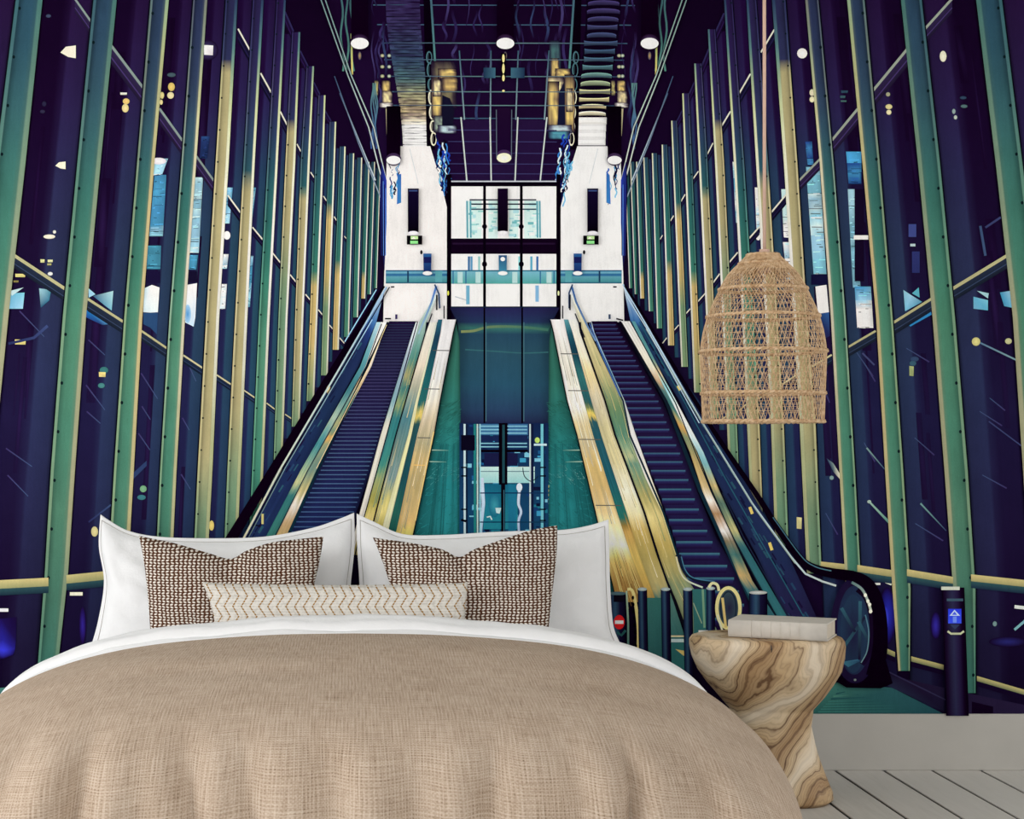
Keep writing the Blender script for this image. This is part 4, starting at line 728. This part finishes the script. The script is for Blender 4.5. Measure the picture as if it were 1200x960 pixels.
streaks(bl_, TR[0][1], [(246, 240, 220), (190, 176, 150), (220, 206, 170), (160, 160, 150)], 34, 390, 590); streaks(bl_, TR[0][1], [(250, 226, 150), (176, 130, 70), (226, 190, 110), (120, 90, 50)], 30, 640, 665); streaks(bl_, TR[2][1], [(240, 230, 200), (190, 176, 130), (222, 206, 150)], 26, 400, 640); streaks(bl_, TR[3][1], [(90, 130, 116), (206, 190, 130), (130, 150, 110), (226, 210, 150)], 30, 400, 690)
bl_.path([(679, 378), (680, 390), (708, 470), (719.7, 510), (753.8, 600), (769.5, 650), (780, 680), (808, 752)], 1.6, (18, 14, 26), 2.6, (20, 20, 34)); bl_.path([(691, 378), (693, 390), (729, 470), (737, 510), (776, 600), (793, 652), (800, 668)], 1.4, (24, 34, 60), 2.6, (20, 50, 66)); bl_.path([(644, 376), (647.5, 390), (663.5, 470), (675, 510), (696.5, 600), (708, 650)], 1.4, (14, 16, 24)); bl_.path([(690, 380), (706, 420), (726, 465)], 1.4, (60, 100, 170))
for y, a, b in ((415, 656, 677), (458, 665, 688), (515, 676, 703), (592, 697, 727)): bl_.path([(a, y), (b, y + .3)], 1, (90, 90, 84))
bl_.path([(669, 336), (674, 354), (688, 384), (697, 400)], 2.4, (50, 90, 150), 1.8, (120, 150, 190)); bl_.path([(670, 334), (666, 344), (666, 362)], 1.8, (30, 60, 100)); bl_.path([(667, 346), (667, 364)], 1.8, (16, 12, 26)); bl_.path([(673, 368), (684, 396)], 1.4, (20, 24, 44)); bl_.path([(721, 374), (729, 376)], 1.6, (14, 8, 20)); bl_.rect(712, 369, 714.5, 374.5, (50, 70, 100)); bl_.path([(658.5, 359), (658.5, 374)], 1.4, (20, 20, 30))
bl_.poly([(757, 700), (776, 700), (778, 838), (757, 838)], [(60, 116, 110), (50, 104, 100), (36, 80, 90), (40, 90, 96)]); bl_.poly([(784, 744), (802, 744), (812, 800), (784, 800)], (50, 110, 110)); bl_.rect(784, 744, 802, 746, CREAM); bl_.rect(784, 748, 802, 752, (200, 220, 220)); bl_.poly([(790, 760), (801, 762), (800, 768)], (220, 200, 120)); bl_.poly([(810, 690), (826, 690), (826, 742), (812, 742)], (52, 108, 108)); bl_.path([(822, 690), (824, 735)], 2.4, (120, 160, 130)); bl_.path([(811, 706), (821, 730)], 1.2, (150, 170, 140))
bl_.path(smooth([(794, 650), (799, 666), (806, 675), (820, 681), (838, 684)], 30), 5, (24, 36, 62), 3, (24, 30, 50)); bl_.path(smooth([(791, 652), (796, 670), (804, 680), (822, 688)], 30), 2, CREAM, 2, (200, 214, 200)); bl_.path(smooth([(797, 652), (802, 668), (812, 677), (836, 681)], 30), 1.2, (70, 120, 150)); bl_.done()

# ---- bollards, rails and lamps printed in the foreground ---------------------------
def bollard(x0, x1, y0, y1, cap=(190, 206, 206), dx=0):
    k = Ink('printed_bollard'); w_ = x1 - x0
    k.cols([y0, y0 + 10, (y0 + y1) / 2, y1], lambda y: [x0 + w_ * q + dx * (y - y0) / (y1 - y0) for q in (0, .18, .38, .62, 1)], lambda y: [(14, 10, 30), (34, 50, 84), (50, 80, 106), (28, 24, 60), (12, 4, 24)])
    k.ell((x0 + x1) / 2, y0, w_ / 2, 2.2, cap, mul(cap, .8), 14); return k
k = bollard(712, 733, 695, 790, (90, 120, 130)); k.rect(718, 697, 731, 705, (20, 14, 30)); k.ell(724.5, 728.5, 6.4, 8.4, (226, 44, 44), (214, 34, 40), 20); k.rect(719.5, 726.5, 729.5, 730.5, (246, 240, 240)); k.path([(722, 740), (727, 744), (732, 738)], 3, (40, 90, 90)); k.done()
k = Ink('printed_rail'); k.path(smooth([(734, 690), (740, 692), (744, 710), (747, 740), (746, 772)], 20), 3.4, (236, 222, 150), 4, (216, 200, 130)); k.path([(733, 692), (735, 730), (735, 765)], 2, (180, 200, 170), 2.5, (60, 110, 110)); [k.ell(740.5 + q * .5, 700 + q * 8, 1.5, 2.5, BLK, n=8) for q in range(8)]; k.done()
for a in ((746, 757, 690, 790, 2), (773, 784, 690, 800, 2), (799, 810, 690, 812, 2), (826, 836.5, 689, 760, 0)): bollard(*a[:4], dx=a[4]).done()
k = bollard(876, 897.5, 694, 770, (206, 210, 206)); k.done()
k = Ink('printed_rail'); k.ell(853, 712, 15, 26, (44, 40, 70), (60, 84, 90), 30)
for ri, c, wd in (((13.5, 23.5), (226, 216, 150), 4.0), ((9, 19), (30, 40, 60), 1.4)): k.path([(852 + ri[0] * math.cos(a), 712 + ri[1] * math.sin(a)) for a in [2 * math.pi * q / 40 for q in range(41)]], wd, c)
k.path([(845, 700), (849, 735)], 3, (214, 190, 120)); k.path([(839, 720), (846, 742)], 2.2, (220, 220, 190)); k.path(smooth([(829, 688), (833, 683), (839, 685), (841, 692)], 12), 3.2, (222, 220, 170)); k.rect(817, 738, 828, 742, (222, 222, 216)); k.rect(817, 742, 828, 746, BLK); k.done()
k = Ink('printed_bollard'); k.cols([688, 740, 780, 838], lambda y: [1101 + (y - 688) * .035 + q for q in (0, 4, 12, 17, 22, 26.5)], lambda y: [(12, 1, 20), (30, 14, 48), (44, 44, 76), (40, 30, 68), (22, 4, 34), (12, 1, 18)])
k.rect(1100.5, 687, 1122, 691, (200, 206, 190)); k.rect(1107, 701, 1126, 704, (60, 84, 100)); k.rect(1108.5, 713, 1124, 730, (44, 60, 222), (60, 84, 236)); k.poly([(1110, 721), (1116, 714), (1122.5, 721)], (196, 214, 246)); k.poly([(1113, 720), (1116, 716), (1119, 720)], (70, 90, 226)); k.rect(1114, 722, 1118.5, 729, (110, 140, 240)); k.poly([(1111, 731.5), (1122, 731.5), (1116.5, 737)], (50, 60, 90)); k.path([(1108, 739), (1112, 742), (1123, 742), (1127, 739)], 2.4, (190, 196, 160)); k.done()
def lamp(x, y0, y1, w0, w1, c0, c1, glow=None, rx=0, ry=0):
    k = Ink('printed_tube_lamp'); k.poly([(x - w0, y0), (x + w0, y0), (x + w1, y1), (x - w1, y1)], [c0, c0, c1, c1])
    if glow: k.ell(x, y1 + 1, rx * 1.08, ry * 1.5, (90, 60, 110), c1 if y1 < 120 else mix(c1, (90, 70, 110), .5), 22); k.ell(x, y1 + ry * .4, rx, ry, (255, 253, 250), glow, 22)
    return k
DK = (16, 1, 22)
for x in (421.5, 591.5, 760): k = lamp(x, YT, 50, 9.5, 10, (22, 3, 32), DK, (255, 246, 252), 10.5, 6.6); k.ell(x, 67, 2, 5, (180, 150, 90), (60, 60, 90), 10); k.done()
k = Ink('printed_lamp_reflection'); k.path([(589.5, 64), (589, 96)], 6, BLK); [k.ell(589.3, y, 1.6, h_, (232, 222, 150), n=10) for y, h_ in ((70, 5), (82, 6), (93, 4), (108, 1.4))]; k.path([(x, 87) for x in (566, 580)], 12, (30, 50, 80), 12, (60, 100, 120)); k.path([(x, 87) for x in (598, 614)], 12, (60, 100, 120), 12, (30, 50, 80)); k.done()
for x in (461, 719): k = lamp(x, 126, 187, 8.2, 8, (8, 2, 10), DK, (246, 240, 244), 8.4, 5); k.done()
k = lamp(590, 128, 184, 8, 8, (34, 12, 48), (30, 8, 50), (240, 236, 200), 8.6, 5.6); [k.path([(590 + s_ * 9, 130), (590 + s_ * 8.6, 186)], 1, (90, 100, 120)) for s_ in (-1, 1)]; k.done()
for x in (484, 693.5): k = lamp(x, 222, 273, 6.4, 6.2, (20, 10, 50), (8, 2, 12)); k.rect(x - 5, 224, x + 5, 225.4, (60, 80, 130)); k.ell(x, 274, 6, 2.4, (250, 248, 252), (230, 226, 240), 14); k.done()
k = lamp(588.5, 222, 272, 6, 6, (24, 6, 40), (10, 2, 14)); k.ell(588.5, 274, 6, 2.6, (250, 250, 252), (232, 230, 244), 14); k.done()
for x in (500.5, 676): k = lamp(x, 298, 320, 4.8, 4.4, (40, 90, 150), (24, 40, 100)); k.rect(x - 4.5, 302, x + 4.5, 309, (24, 30, 90)); k.ell(x, 321, 5.6, 2.4, (250, 250, 252), None, 14); k.done()
k = lamp(588.5, 300, 319, 4.8, 4.6, (40, 76, 120), (60, 130, 160)); k.ell(588.5, 304.5, 2.8, 2.6, (246, 246, 250), None, 10); k.ell(588.5, 321, 5.6, 2.4, (250, 250, 252), None, 14); k.done()
for x in (485.5, 691.5):
    k = Ink('printed_exit_sign'); k.rect(x - 9, 277, x + 9, 287.5, (10, 8, 14)); k.rect(x - 4.5, 277.6, x + 4, 281.4, (190, 226, 160)); k.rect(x - 5, 283, x + 4, 286.6, (140, 220, 140)); k.poly([(x - 4, 281), (x - 1, 278.4), (x + 1.4, 281)], (240, 246, 226)); k.ell(x + (8 if x < 590 else -8), 296.5, 1.5, 2.6, (20, 16, 24), n=8); k.done()
# ------------------------------------------------------------------ bed (under the duvet)
bed = tag(empty('bed', (0.01, -1.05, 0)), 'low double bed hidden beneath the beige linen duvet', 'bed')
bm_obj('bed_base', box_bm(-.60, .62, -1.78, -.04, .09, .23, .02, seg=2), M_BED, bed)
bm_obj('mattress', box_bm(-.62, .64, -1.80, -.035, .232, .39, .06, seg=4), M_WHITE, bed, True)
for sx in (-.52, .54):
    for sy in (-1.7, -.12):
        bm = bmesh.new(); bmesh.ops.create_cone(bm, cap_ends=True, segments=16, radius1=.022, radius2=.03, depth=.09)
        for v in bm.verts: v.co += Vector((sx, sy, .045))
        bm_obj('leg', bm, M_DARK, bed)

# section of whatever is draped over the bed: (x / half width, drop below the top)
SEC = [(0, 0), (.22, .004), (.44, .019), (.60, .040), (.74, .073), (.86, .118), (.93, .165), (.97, .225), (.995, .31), (1.0, .39), (1.005, .46)]
def section(n):
    half = spline([(a, b_, 0) for a, b_ in SEC], n)
    return [(-p.x, p.y) for p in half[:0:-1]] + [(p.x, p.y) for p in half]
CX = .012
def drape(name, rows, mat, parent, n=70, wr=None, hem=.06, thick=.012):
    """rows: (d, top z, half width); cross-section hangs to the hem"""
    sec = section(n); v, f, uv = [], [], []; m = len(sec)
    P3 = spline([Vector(r) for r in rows], 110) if len(rows) > 2 else [Vector(r) for r in rows]
    acc = 0; prev = None
    T0 = max(r[1] for r in rows)
    for i, p in enumerate(P3):
        d, T, wd = p
        if prev is not None: acc += math.hypot(d - prev[0], T - prev[1])
        prev = (d, T); s_ = 0; q = None
        k = (T - hem) / (T0 - hem)
        for j, (a, dr) in enumerate(sec):
            x = CX + a * wd; z = hem + max(0, (T0 - min(dr, T0 - hem) - hem)) * k
            if q is not None: s_ += math.hypot(x - q[0], z - q[1])
            q = (x, z)
            dd, xx, zz = wr(i / (len(P3) - 1), a, d, x, z, dr) if wr else (0, 0, 0)
            v.append((x + xx, -(d + dd), z + zz)); uv.append([s_, acc])
    for i in range(len(P3)):
        mid = uv[i * m + m // 2][0]
        for j in range(m): uv[i * m + j] = (uv[i * m + j][0] - mid, uv[i * m + j][1])
    for i in range(len(P3) - 1):
        for j in range(m - 1):
            f.append((i * m + j, i * m + j + 1, (i + 1) * m + j + 1, (i + 1) * m + j))
    o = pyd(name, v, f, mat, parent, True, uv)
    md = o.modifiers.new('thickness', 'SOLIDIFY'); md.thickness = thick; md.offset = -1
    return o
CREASE = [(-.60, -.25, 1.0, .035, .46), (-.47, -.1, 1.1, .030, .47), (-.31, .25, 1.0, .028, .475), (-.20, .12, .6, .03, .47), (-.06, .2, .7, .035, .465), (.13, -.1, .6, .04, .46), (.27, -.22, .9, .030, .475), (.40, .1, .5, .03, .47), (.505, -.05, 1.3, .024, .475), (.62, .2, .8, .03, .46), (.72, .3, .9, .03, .44)]
def wr_duvet(t, a, d, x, z, dr):
    n1 = noise.noise(Vector((x * 2.3, d * 2.1, 3.1))) * .010
    front = sm((d - 1.5) / .4); side = sm((dr - .10) / .25)
    # creases that fall down the foot end, softer waves on the sides
    fo = 0
    for fr, ph, am in ((7.0, .4, .35), (13.5, 1.9, .2)):
        fo += am * math.sin(fr * x + ph + 1.6 * noise.noise(Vector((x * 1.7, z * 2.2, fr))))
    for xc, sl, am, wd, z0 in CREASE:
        u = (x - xc - sl * (.46 - z) - .02 * noise.noise(Vector((z * 9, xc * 5, 0)))) / wd
        fo += am * sm((z0 - z) / .07) * (-math.exp(-u * u) + .7 * math.exp(-(u - 1.9) ** 2) + .35 * math.exp(-(u + 2.1) ** 2))
    fs = sum(am * math.sin(fr * d + ph + 1.5 * noise.noise(Vector((d * 1.5, z * 2, fr)))) for fr, ph, am in ((9, .8, 1), (17, 2.2, .5)))
    low = sm((.515 - z) / .15)
    dd = front * low * fo * .036 + front * n1 * 1.5
    xx = (1 if a > 0 else -1) * side * low * fs * .011 * (1 - front * .6)
    zz = n1 * (1 - side) * sm((d - .9) / .3) + .004 * math.sin(d * 11 + 3 * noise.noise(Vector((x * 3, d * 3, 8)))) * sm((d - 1.0) / .3) * (1 - front) * (1 - side)
    return dd, xx, zz
TD = .496
duvet = drape('linen_duvet', [(.862, TD, .95), (1.0, TD + .004, .955), (1.2, TD + .004, .95), (1.45, TD - .002, .925), (1.65, TD - .012, .895),
              (1.8, TD - .030, .87), (1.92, TD - .062, .85), (2.0, TD - .11, .838), (2.05, TD - .18, .83), (2.07, TD - .27, .826), (2.08, TD - .40, .824)],
              M_LINEN, None, wr=wr_duvet)
tag(duvet, 'beige linen duvet with a slubby weave spread over the bed', 'duvet')
def wr_sheet(t, a, d, x, z, dr):
    n1 = noise.noise(Vector((x * 5, d * 9, 1.2))); n2 = noise.noise(Vector((x * 16, d * 22, 5)))
    cr = math.sin(d * 95 + 2.5 * noise.noise(Vector((x * 2.5, 0, 4)))) * sm((d - .74) / .05)
    return 0, 0, (n1 * .008 + n2 * .003 + cr * .0022) * (1 - .4 * abs(a)) * sm((d - .69) / .03) * (1 - sm((d - .82) / .02))
sheet = tag(empty('folded_sheet', (CX, -.76, .45)), 'white cotton sheet folded back in a band above the beige duvet', 'bed sheet')
drape('top_fold', [(.672, .452, .885), (.684, .488, .90), (.70, .515, .915), (.73, .534, .925), (.76, .536, .935), (.785, .532, .938), (.803, .524, .94), (.812, .514, .94), (.812, .506, .938), (.80, .500, .935)],
      M_WHITE, sheet, wr=wr_sheet, hem=.12, thick=.004)
drape('under_fold', [(.72, .494, .925), (.78, .503, .94), (.81, .507, .946), (.832, .506, .95), (.845, .498, .95), (.852, .480, .946)], M_WHITE, sheet, wr=wr_sheet, hem=.10, thick=.004)

# ------------------------------------------------------------------ pillows
def pillow(name, top, bottom, left, right, dtop, dbot, tf, tb, mat, label, cat, group=None, notch=0, nu=54, nv=38, flange=0, wr=.004, seed=1.0):
    """outline given in photo pixels; dtop / dbot = how far the top and bottom edge lean from the wall"""
    ys = [p[1] for p in top]; y0, y1 = min(ys), max(p[1] for p in bottom)
    dd = lambda py: dbot + (dtop - dbot) * (y1 - py) / (y1 - y0)
    root = tag(empty(name, W(sum(p[0] for p in bottom) / len(bottom), y1, dbot)), label, cat, group)
    T, B, Lf, Rt = (spline([(p[0], p[1], 0) for p in c], n) for c, n in ((top, nu), (bottom, nu), (left, nv), (right, nv)))
    v, f, uv = [], [], []
    def coons(i, j):
        a, b_ = i / (nu - 1), j / (nv - 1)
        return (T[i] * (1 - b_) + B[i] * b_ + Lf[j] * (1 - a) + Rt[j] * a
                - (T[0] * (1 - a) * (1 - b_) + T[-1] * a * (1 - b_) + B[0] * (1 - a) * b_ + B[-1] * a * b_))
    for side in (0, 1):
        for j in range(nv):
            for i in range(nu):
                p = coons(i, j); u, w_ = 2 * i / (nu - 1) - 1, 2 * j / (nv - 1) - 1
                uu = min(1, abs(u) / (1 - flange)) if flange else abs(u); ww = min(1, abs(w_) / (1 - flange * 1.5)) if flange else abs(w_)
                bul = ((1 - uu ** 2.4) * (1 - ww ** 2.2)) ** .55 if uu < 1 and ww < 1 else 0
                if notch: bul *= 1 - notch * math.exp(-(u * 5.5) ** 2) * sm((.35 - w_) / 1.2)
                q = W(p.x, p.y, dd(p.y))
                n1 = noise.noise(Vector((u * 3 + seed * 7, w_ * 3, seed))) + .5 * noise.noise(Vector((u * 7, w_ * 7 + seed, seed * 3)))
                if side == 0: q.y -= tf * bul + wr * n1 * min(1, bul * 2) + .0035
                else: q.y += tb * bul + .0035
                v.append(q); uv.append((p.x / 445, -p.y / 445))
    N = nu * nv
    for side in (0, 1):
        for j in range(nv - 1):
            for i in range(nu - 1):
                k = side * N + j * nu + i; qd = (k, k + nu, k + nu + 1, k + 1)
                f.append(qd if side == 0 else qd[::-1])
    rim = [j * nu for j in range(nv)] + [(nv - 1) * nu + i for i in range(1, nu)] + [j * nu + nu - 1 for j in range(nv - 2, -1, -1)] + [i for i in range(nu - 2, 0, -1)]
    for a, b_ in zip(rim, rim[1:] + rim[:1]): f.append((b_, a, a + N, b_ + N))
    o = pyd('cover', v, f, mat, root, True, uv)
    return root, (lambda i, j: v[j * nu + i].copy()), nu, nv
def seam(parent, name, pts, r, mat):
    v, f = [], []; tube(v, f, pts, r, 5); return pyd(name, v, f, mat, parent, True)

GP = 'white flanged bed pillows'
pl, at, nu, nv = pillow('bed_pillow', [(118, 603), (128, 610), (150, 622), (185, 629), (245, 631), (310, 629), (365, 619), (398, 608), (415, 601)],
    [(106, 760), (200, 762), (300, 762), (403, 760)], [(118, 603), (116, 640), (122, 682), (115, 728), (106, 760)],
    [(415, 601), (415.5, 640), (411, 685), (408, 725), (403, 760)], .115, .34, .085, .05, M_WHITE,
    'white flanged pillow behind the cushion with an uneven puckered top', 'pillow', GP, flange=.07, seed=1.3, wr=.009)
def stitch_ring(parent, at, nu, nv, fl, mat, dots=None):
    i0 = int((nu - 1) * fl * .5 + .5); i1 = nu - 1 - i0; j0 = int((nv - 1) * fl * .75 + .5)
    pts = [at(i0, j) for j in range(nv - 4, j0 - 1, -1)] + [at(i, j0) for i in range(i0 + 1, i1)] + [at(i1, j) for j in range(j0, nv - 4)]
    for p in pts: p.y -= .0015
    return seam(parent, 'stitch_line', pts, .0011, mat)
stitch_ring(pl, at, nu, nv, .07, M_STITCH)
pr, at, nu, nv = pillow('bed_pillow', [(418, 602), (437, 611), (472, 626), (520, 627), (570, 624), (620, 622), (660, 621), (690, 616), (713, 609)],
    [(425, 760), (520, 762), (640, 762), (730, 760)], [(418, 602), (418.5, 640), (421, 680), (423, 725), (425, 760)],
    [(713, 609), (714, 650), (715, 690), (719, 735), (730, 760)], .115, .34, .085, .05, M_WHITE,
    'white', 'pillow', GP, flange=.07, seed=2.9, wr=.009)
tag(pr, "white flanged pillow beside the mural's round no-entry sign and bollards", 'pillow', GP)
tag(pl, "white flanged pillow reaching in front of the mural's dark glass panes", 'pillow', GP)
stitch_ring(pr, at, nu, nv, .07, M_STITCH)
GC = 'brown woven cushions'
c1, at, nu, nv = pillow('woven_cushion', [(163, 628), (176, 631), (205, 637), (243, 648), (270, 655), (290, 645), (318, 636), (350, 632), (379, 629)],
    [(177, 752), (240, 752), (300, 752), (352, 750)], [(163, 628), (169, 660), (174, 705), (177, 752)],
    [(379, 629), (375, 655), (366, 695), (352, 750)], .33, .56, .085, .05, M_WEAVE,
    'brown and cream woven cushion whose lower corner the chevron bolster overlaps', 'cushion', GC, notch=.45, seed=4.2)
c2, at2, nu, nv = pillow('woven_cushion', [(437, 630), (450, 632), (485, 637), (518, 644), (538, 653), (556, 644), (590, 632), (625, 621), (653, 616)],
    [(470, 752), (530, 752), (590, 752), (641, 752)], [(437, 630), (446, 652), (458, 690), (470, 752)],
    [(653, 616), (652, 650), (647, 695), (641, 752)], .33, .56, .085, .05, M_WEAVE,
    'brown and cream woven cushion standing past the end of the chevron bolster', 'cushion', GC, notch=.45, seed=5.7)
tag(c1, "brown and cream woven cushion leaning on the pillow before the dark glass panes"); tag(c2, 'brown and cream woven cushion leaning on the pillow by the no-entry sign')
lb, at3, nu, nv = pillow('lumbar_cushion', [(237, 682), (260, 684), (320, 685), (400, 686), (480, 685), (530, 684), (548, 682)],
    [(256, 752), (330, 752), (430, 752), (543, 750)], [(237, 682), (243, 697), (249, 716), (256, 752)],
    [(548, 682), (547, 700), (545, 720), (543, 750)], .585, .645, .045, .03, M_CHEV,
    'long cream lumbar cushion with mustard chevron stripes', 'cushion', seed=6.6, wr=.002, nu=70, nv=24)

# ------------------------------------------------------------------ stump table
TDp = .42
tbl = tag(empty('stump_table', (1.15, -TDp, 0)), 'carved wooden stump side table with swirling brown grain', 'side table')
PROF = [(0.0, 1.045, 1.312), (.01, 1.032, 1.324), (.03, 1.030, 1.322), (.076, 1.045, 1.303), (.13, 1.062, 1.284), (.158, 1.068, 1.277), (.205, 1.062, 1.267), (.252, 1.046, 1.272), (.287, 1.016, 1.302),
        (.323, .985, 1.327), (.358, .960, 1.347), (.395, .944, 1.355), (.424, .938, 1.357), (.440, .938, 1.355), (.449, .945, 1.348), (.453, .958, 1.334)]
zt = PROF[-1][0]; v, f = [], []; NS = 72; rows = []
for i in range(64):
    t = i / 63; z = zt * (t if t < .9 else .9 + (t - .9)); tab = interp(PROF, z); rows.append((z, *tab))
rows = [(z, *interp(PROF, z)) for z in sorted(set([p[0] for p in PROF] + [zt * k / 46 for k in range(46)]))]
for (z, xl, xr) in rows:
    cx, rx = (xl + xr) / 2, (xr - xl) / 2; ry = rx * (.74 + .14 * (1 - sm(z / .4)))
    for k in range(NS):
        a = 2 * math.pi * k / NS; ex = .86
        c, s_ = math.cos(a), math.sin(a); c = math.copysign(abs(c) ** ex, c); s_ = math.copysign(abs(s_) ** ex, s_)
        b_ = 1 + .02 * noise.noise(Vector((c * 2, s_ * 2, z * 6))) * (1 - abs(c))
        v.append((cx + rx * c * b_, -TDp + ry * s_ * b_, z))
m = len(rows)
for i in range(m - 1):
    for k in range(NS): f.append((i * NS + k, i * NS + (k + 1) % NS, (i + 1) * NS + (k + 1) % NS, (i + 1) * NS + k))
f.append(tuple(range(NS))[::-1])
o = pyd('carved_trunk', v, f, M_WOOD, tbl, True)
top = v[(m - 1) * NS:]; pyd('table_top', top, [tuple(range(NS))], M_WOOD, tbl)
# drying crack at the rim
vv, ff = [], []
front = [min((p for p in v if abs(p[0] - 1.118) < .012 and abs(p[2] - zz) < .008), key=lambda p: p[1]) for zz in (.449, .436, .42)]
tube(vv, ff, [(p[0], p[1] - .0004, p[2]) for p in front], [.0012, .0018, .0006], 5)
pyd('rim_crack', vv, ff, M_DARK, tbl)

# ------------------------------------------------------------------ book
bk = tag(empty('book', (0, 0, 0)), 'cream clothbound book with ribbed spine lying on the stump table', 'book')
LN, WD, TH = .262, .165, .047; zb = zt + .001
def book_part(name, bm, mat, par): return bm_obj(name, bm, mat, par)
book_part('page_block', box_bm(.006, LN - .004, .012, WD - .005, .004, TH - .004), M_PAGES, bk)
book_part('cover_board', box_bm(0, LN, .008, WD, 0, .0035, .0008), M_BOOK, bk)
book_part('cover_board', box_bm(0, LN, .008, WD, TH - .0035, TH, .0008), M_BOOK, bk)
v, f = [], []; ns = 14
for xx in (0, LN):
    for k in range(ns):
        a = -math.pi / 2 + math.pi * k / (ns - 1); v.append((xx, .009 - .009 * math.cos(a), TH / 2 + TH / 2 * math.sin(a)))
    for k in range(ns):
        a = -math.pi / 2 + math.pi * k / (ns - 1); v.append((xx, .0115 - .007 * math.cos(a), TH / 2 + (TH / 2 - .003) * math.sin(a)))
n2 = 2 * ns
for k in range(ns - 1):
    f += [(k, k + 1, n2 + k + 1, n2 + k), (ns + k + 1, ns + k, n2 + ns + k, n2 + ns + k + 1), (k + 1, k, ns + k, ns + k + 1), (n2 + k, n2 + k + 1, n2 + ns + k + 1, n2 + ns + k)]
sp = pyd('spine', v, f, M_BOOK, bk, True)
for xx in (.062, .088, .114, .140, .166, .192):
    v, f = [], []
    tube(v, f, [(xx, .009 - .0092 * math.cos(a), TH / 2 + TH / 2 * math.sin(a)) for a in [-1.5 + 3.0 * k / 12 for k in range(13)]], .0016, 5)
    pyd('raised_band', v, f, M_BOOK, sp, True)
bl = W(853, 747, .476)
bk.location = (bl.x, bl.y, zb); bk.rotation_euler = (0, 0, -math.radians(25))

# ------------------------------------------------------------------ pendant
PD = .60; ps = s_at(PD); pcx = (894 - PX) / ps
pend = tag(empty('pendant_lamp', (pcx, -PD, 1.0)), 'woven rattan bell pendant lamp hanging above the stump table', 'pendant lamp')
pz = lambda py: CAMH - (py - PY) / ps
PR = [(298.5, 17.5), (303, 22), (309, 27.5), (315, 34), (322, 40.5), (330, 45.5), (338, 49.5), (354, 57), (371, 64), (390, 69), (411, 72.2), (430, 71.6), (460, 70.4), (480, 69.8), (495, 69.2)]
rad = lambda py: interp(PR, py)[0] / ps
def ring(name, py, r, mat, par, twist=True):
    v, f = [], []; n = 150; rr = rad(py)
    for q in range(2 if twist else 1):
        pts = []
        for k in range(n + 1):
            a = 2 * math.pi * k / n; tw = a * 34 + q * math.pi
            o1, o2 = (math.cos(tw) * r * .55, math.sin(tw) * r * .55) if twist else (0, 0)
            pts.append((pcx + (rr + o1) * math.cos(a), -PD + (rr + o1) * math.sin(a), pz(py) + o2))
        tube(v, f, pts, r * (.72 if twist else 1), 5, False)
    return pyd(name, v, f, mat, par, True)
for py in (339, 371, 412, 461, 494): ring('woven_ring', py, .0047, M_RATTAN, pend)
ring('top_ring', 299, .004, M_RATTAN, pend); ring('woven_ring', 309, .0035, M_RATTAN, pend)
def strands(name, y0, y1, n, turn, r, wob=.0):
    v, f = [], []
    for k in range(n):
        a0 = 2 * math.pi * k / n + R.uniform(-.008, .008); m = 6; pts = []
        for q in range(m):
            t = q / (m - 1); py = y0 + (y1 - y0) * t; a = a0 + turn * t + wob * math.sin(t * math.pi); rr = rad(py)
            pts.append((pcx + rr * math.cos(a), -PD + rr * math.sin(a), pz(py)))
        tube(v, f, pts, r, 4, False)
    return tag(pyd(name, v, f, M_RATTAN, pend, False), kind='stuff')
strands('dense_top_weave', 299, 318, 96, .30, .0017); strands('dense_top_weave', 299, 322, 60, -.4, .0014)
strands('strand_weave', 312, 339, 84, -.26, .00092); strands('strand_weave', 322, 339, 60, .2, .0010)
strands('strand_weave', 339, 371, 80, .24, .00092, .07); strands('strand_weave', 339, 371, 30, -.30, .0008)
strands('strand_weave', 371, 412, 84, -.18, .00092); strands('strand_weave', 371, 412, 34, .32, .0008)
strands('strand_weave', 412, 461, 86, -.22, .00092); strands('strand_weave', 412, 461, 34, .35, .0008)
strands('strand_weave', 461, 494, 86, .14, .00092); strands('strand_weave', 461, 494, 34, -.2, .0008)
# fine hoops that bind the strands
v, f = [], []
for (a, b_, st) in ((315, 336, 6), (345, 368, 7), (378, 408, 7.4), (419, 456, 7.4), (468, 490, 7.4)):
    py = a
    while py <= b_:
        rr = rad(py); tube(v, f, [(pcx + rr * math.cos(2 * math.pi * k / 64), -PD + rr * math.sin(2 * math.pi * k / 64), pz(py)) for k in range(65)], .0006, 4, False); py += st
tag(pyd('binding_hoops', v, f, M_RATTAN, pend), kind='stuff')
v, f = [], []; tube(v, f, [(pcx + .003, -PD, HC - .002), (pcx + .004, -PD, 2.0), (pcx + .004, -PD, pz(296))], .0045, 8); pyd('cord', v, f, M_CORD, pend, True)
bm = bmesh.new(); bmesh.ops.create_cone(bm, cap_ends=True, segments=24, radius1=.019, radius2=.013, depth=.06)
for q in bm.verts: q.co += Vector((pcx + .004, -PD, pz(296) - .022))
bm_obj('lamp_holder', bm, M_CORD, pend, False)
bm = bmesh.new(); bmesh.ops.create_cone(bm, cap_ends=True, segments=32, radius1=.05, radius2=.046, depth=.022)
for q in bm.verts: q.co += Vector((pcx + .003, -PD, HC - .0115))
bm_obj('ceiling_rose', bm, M_CEIL, pend)
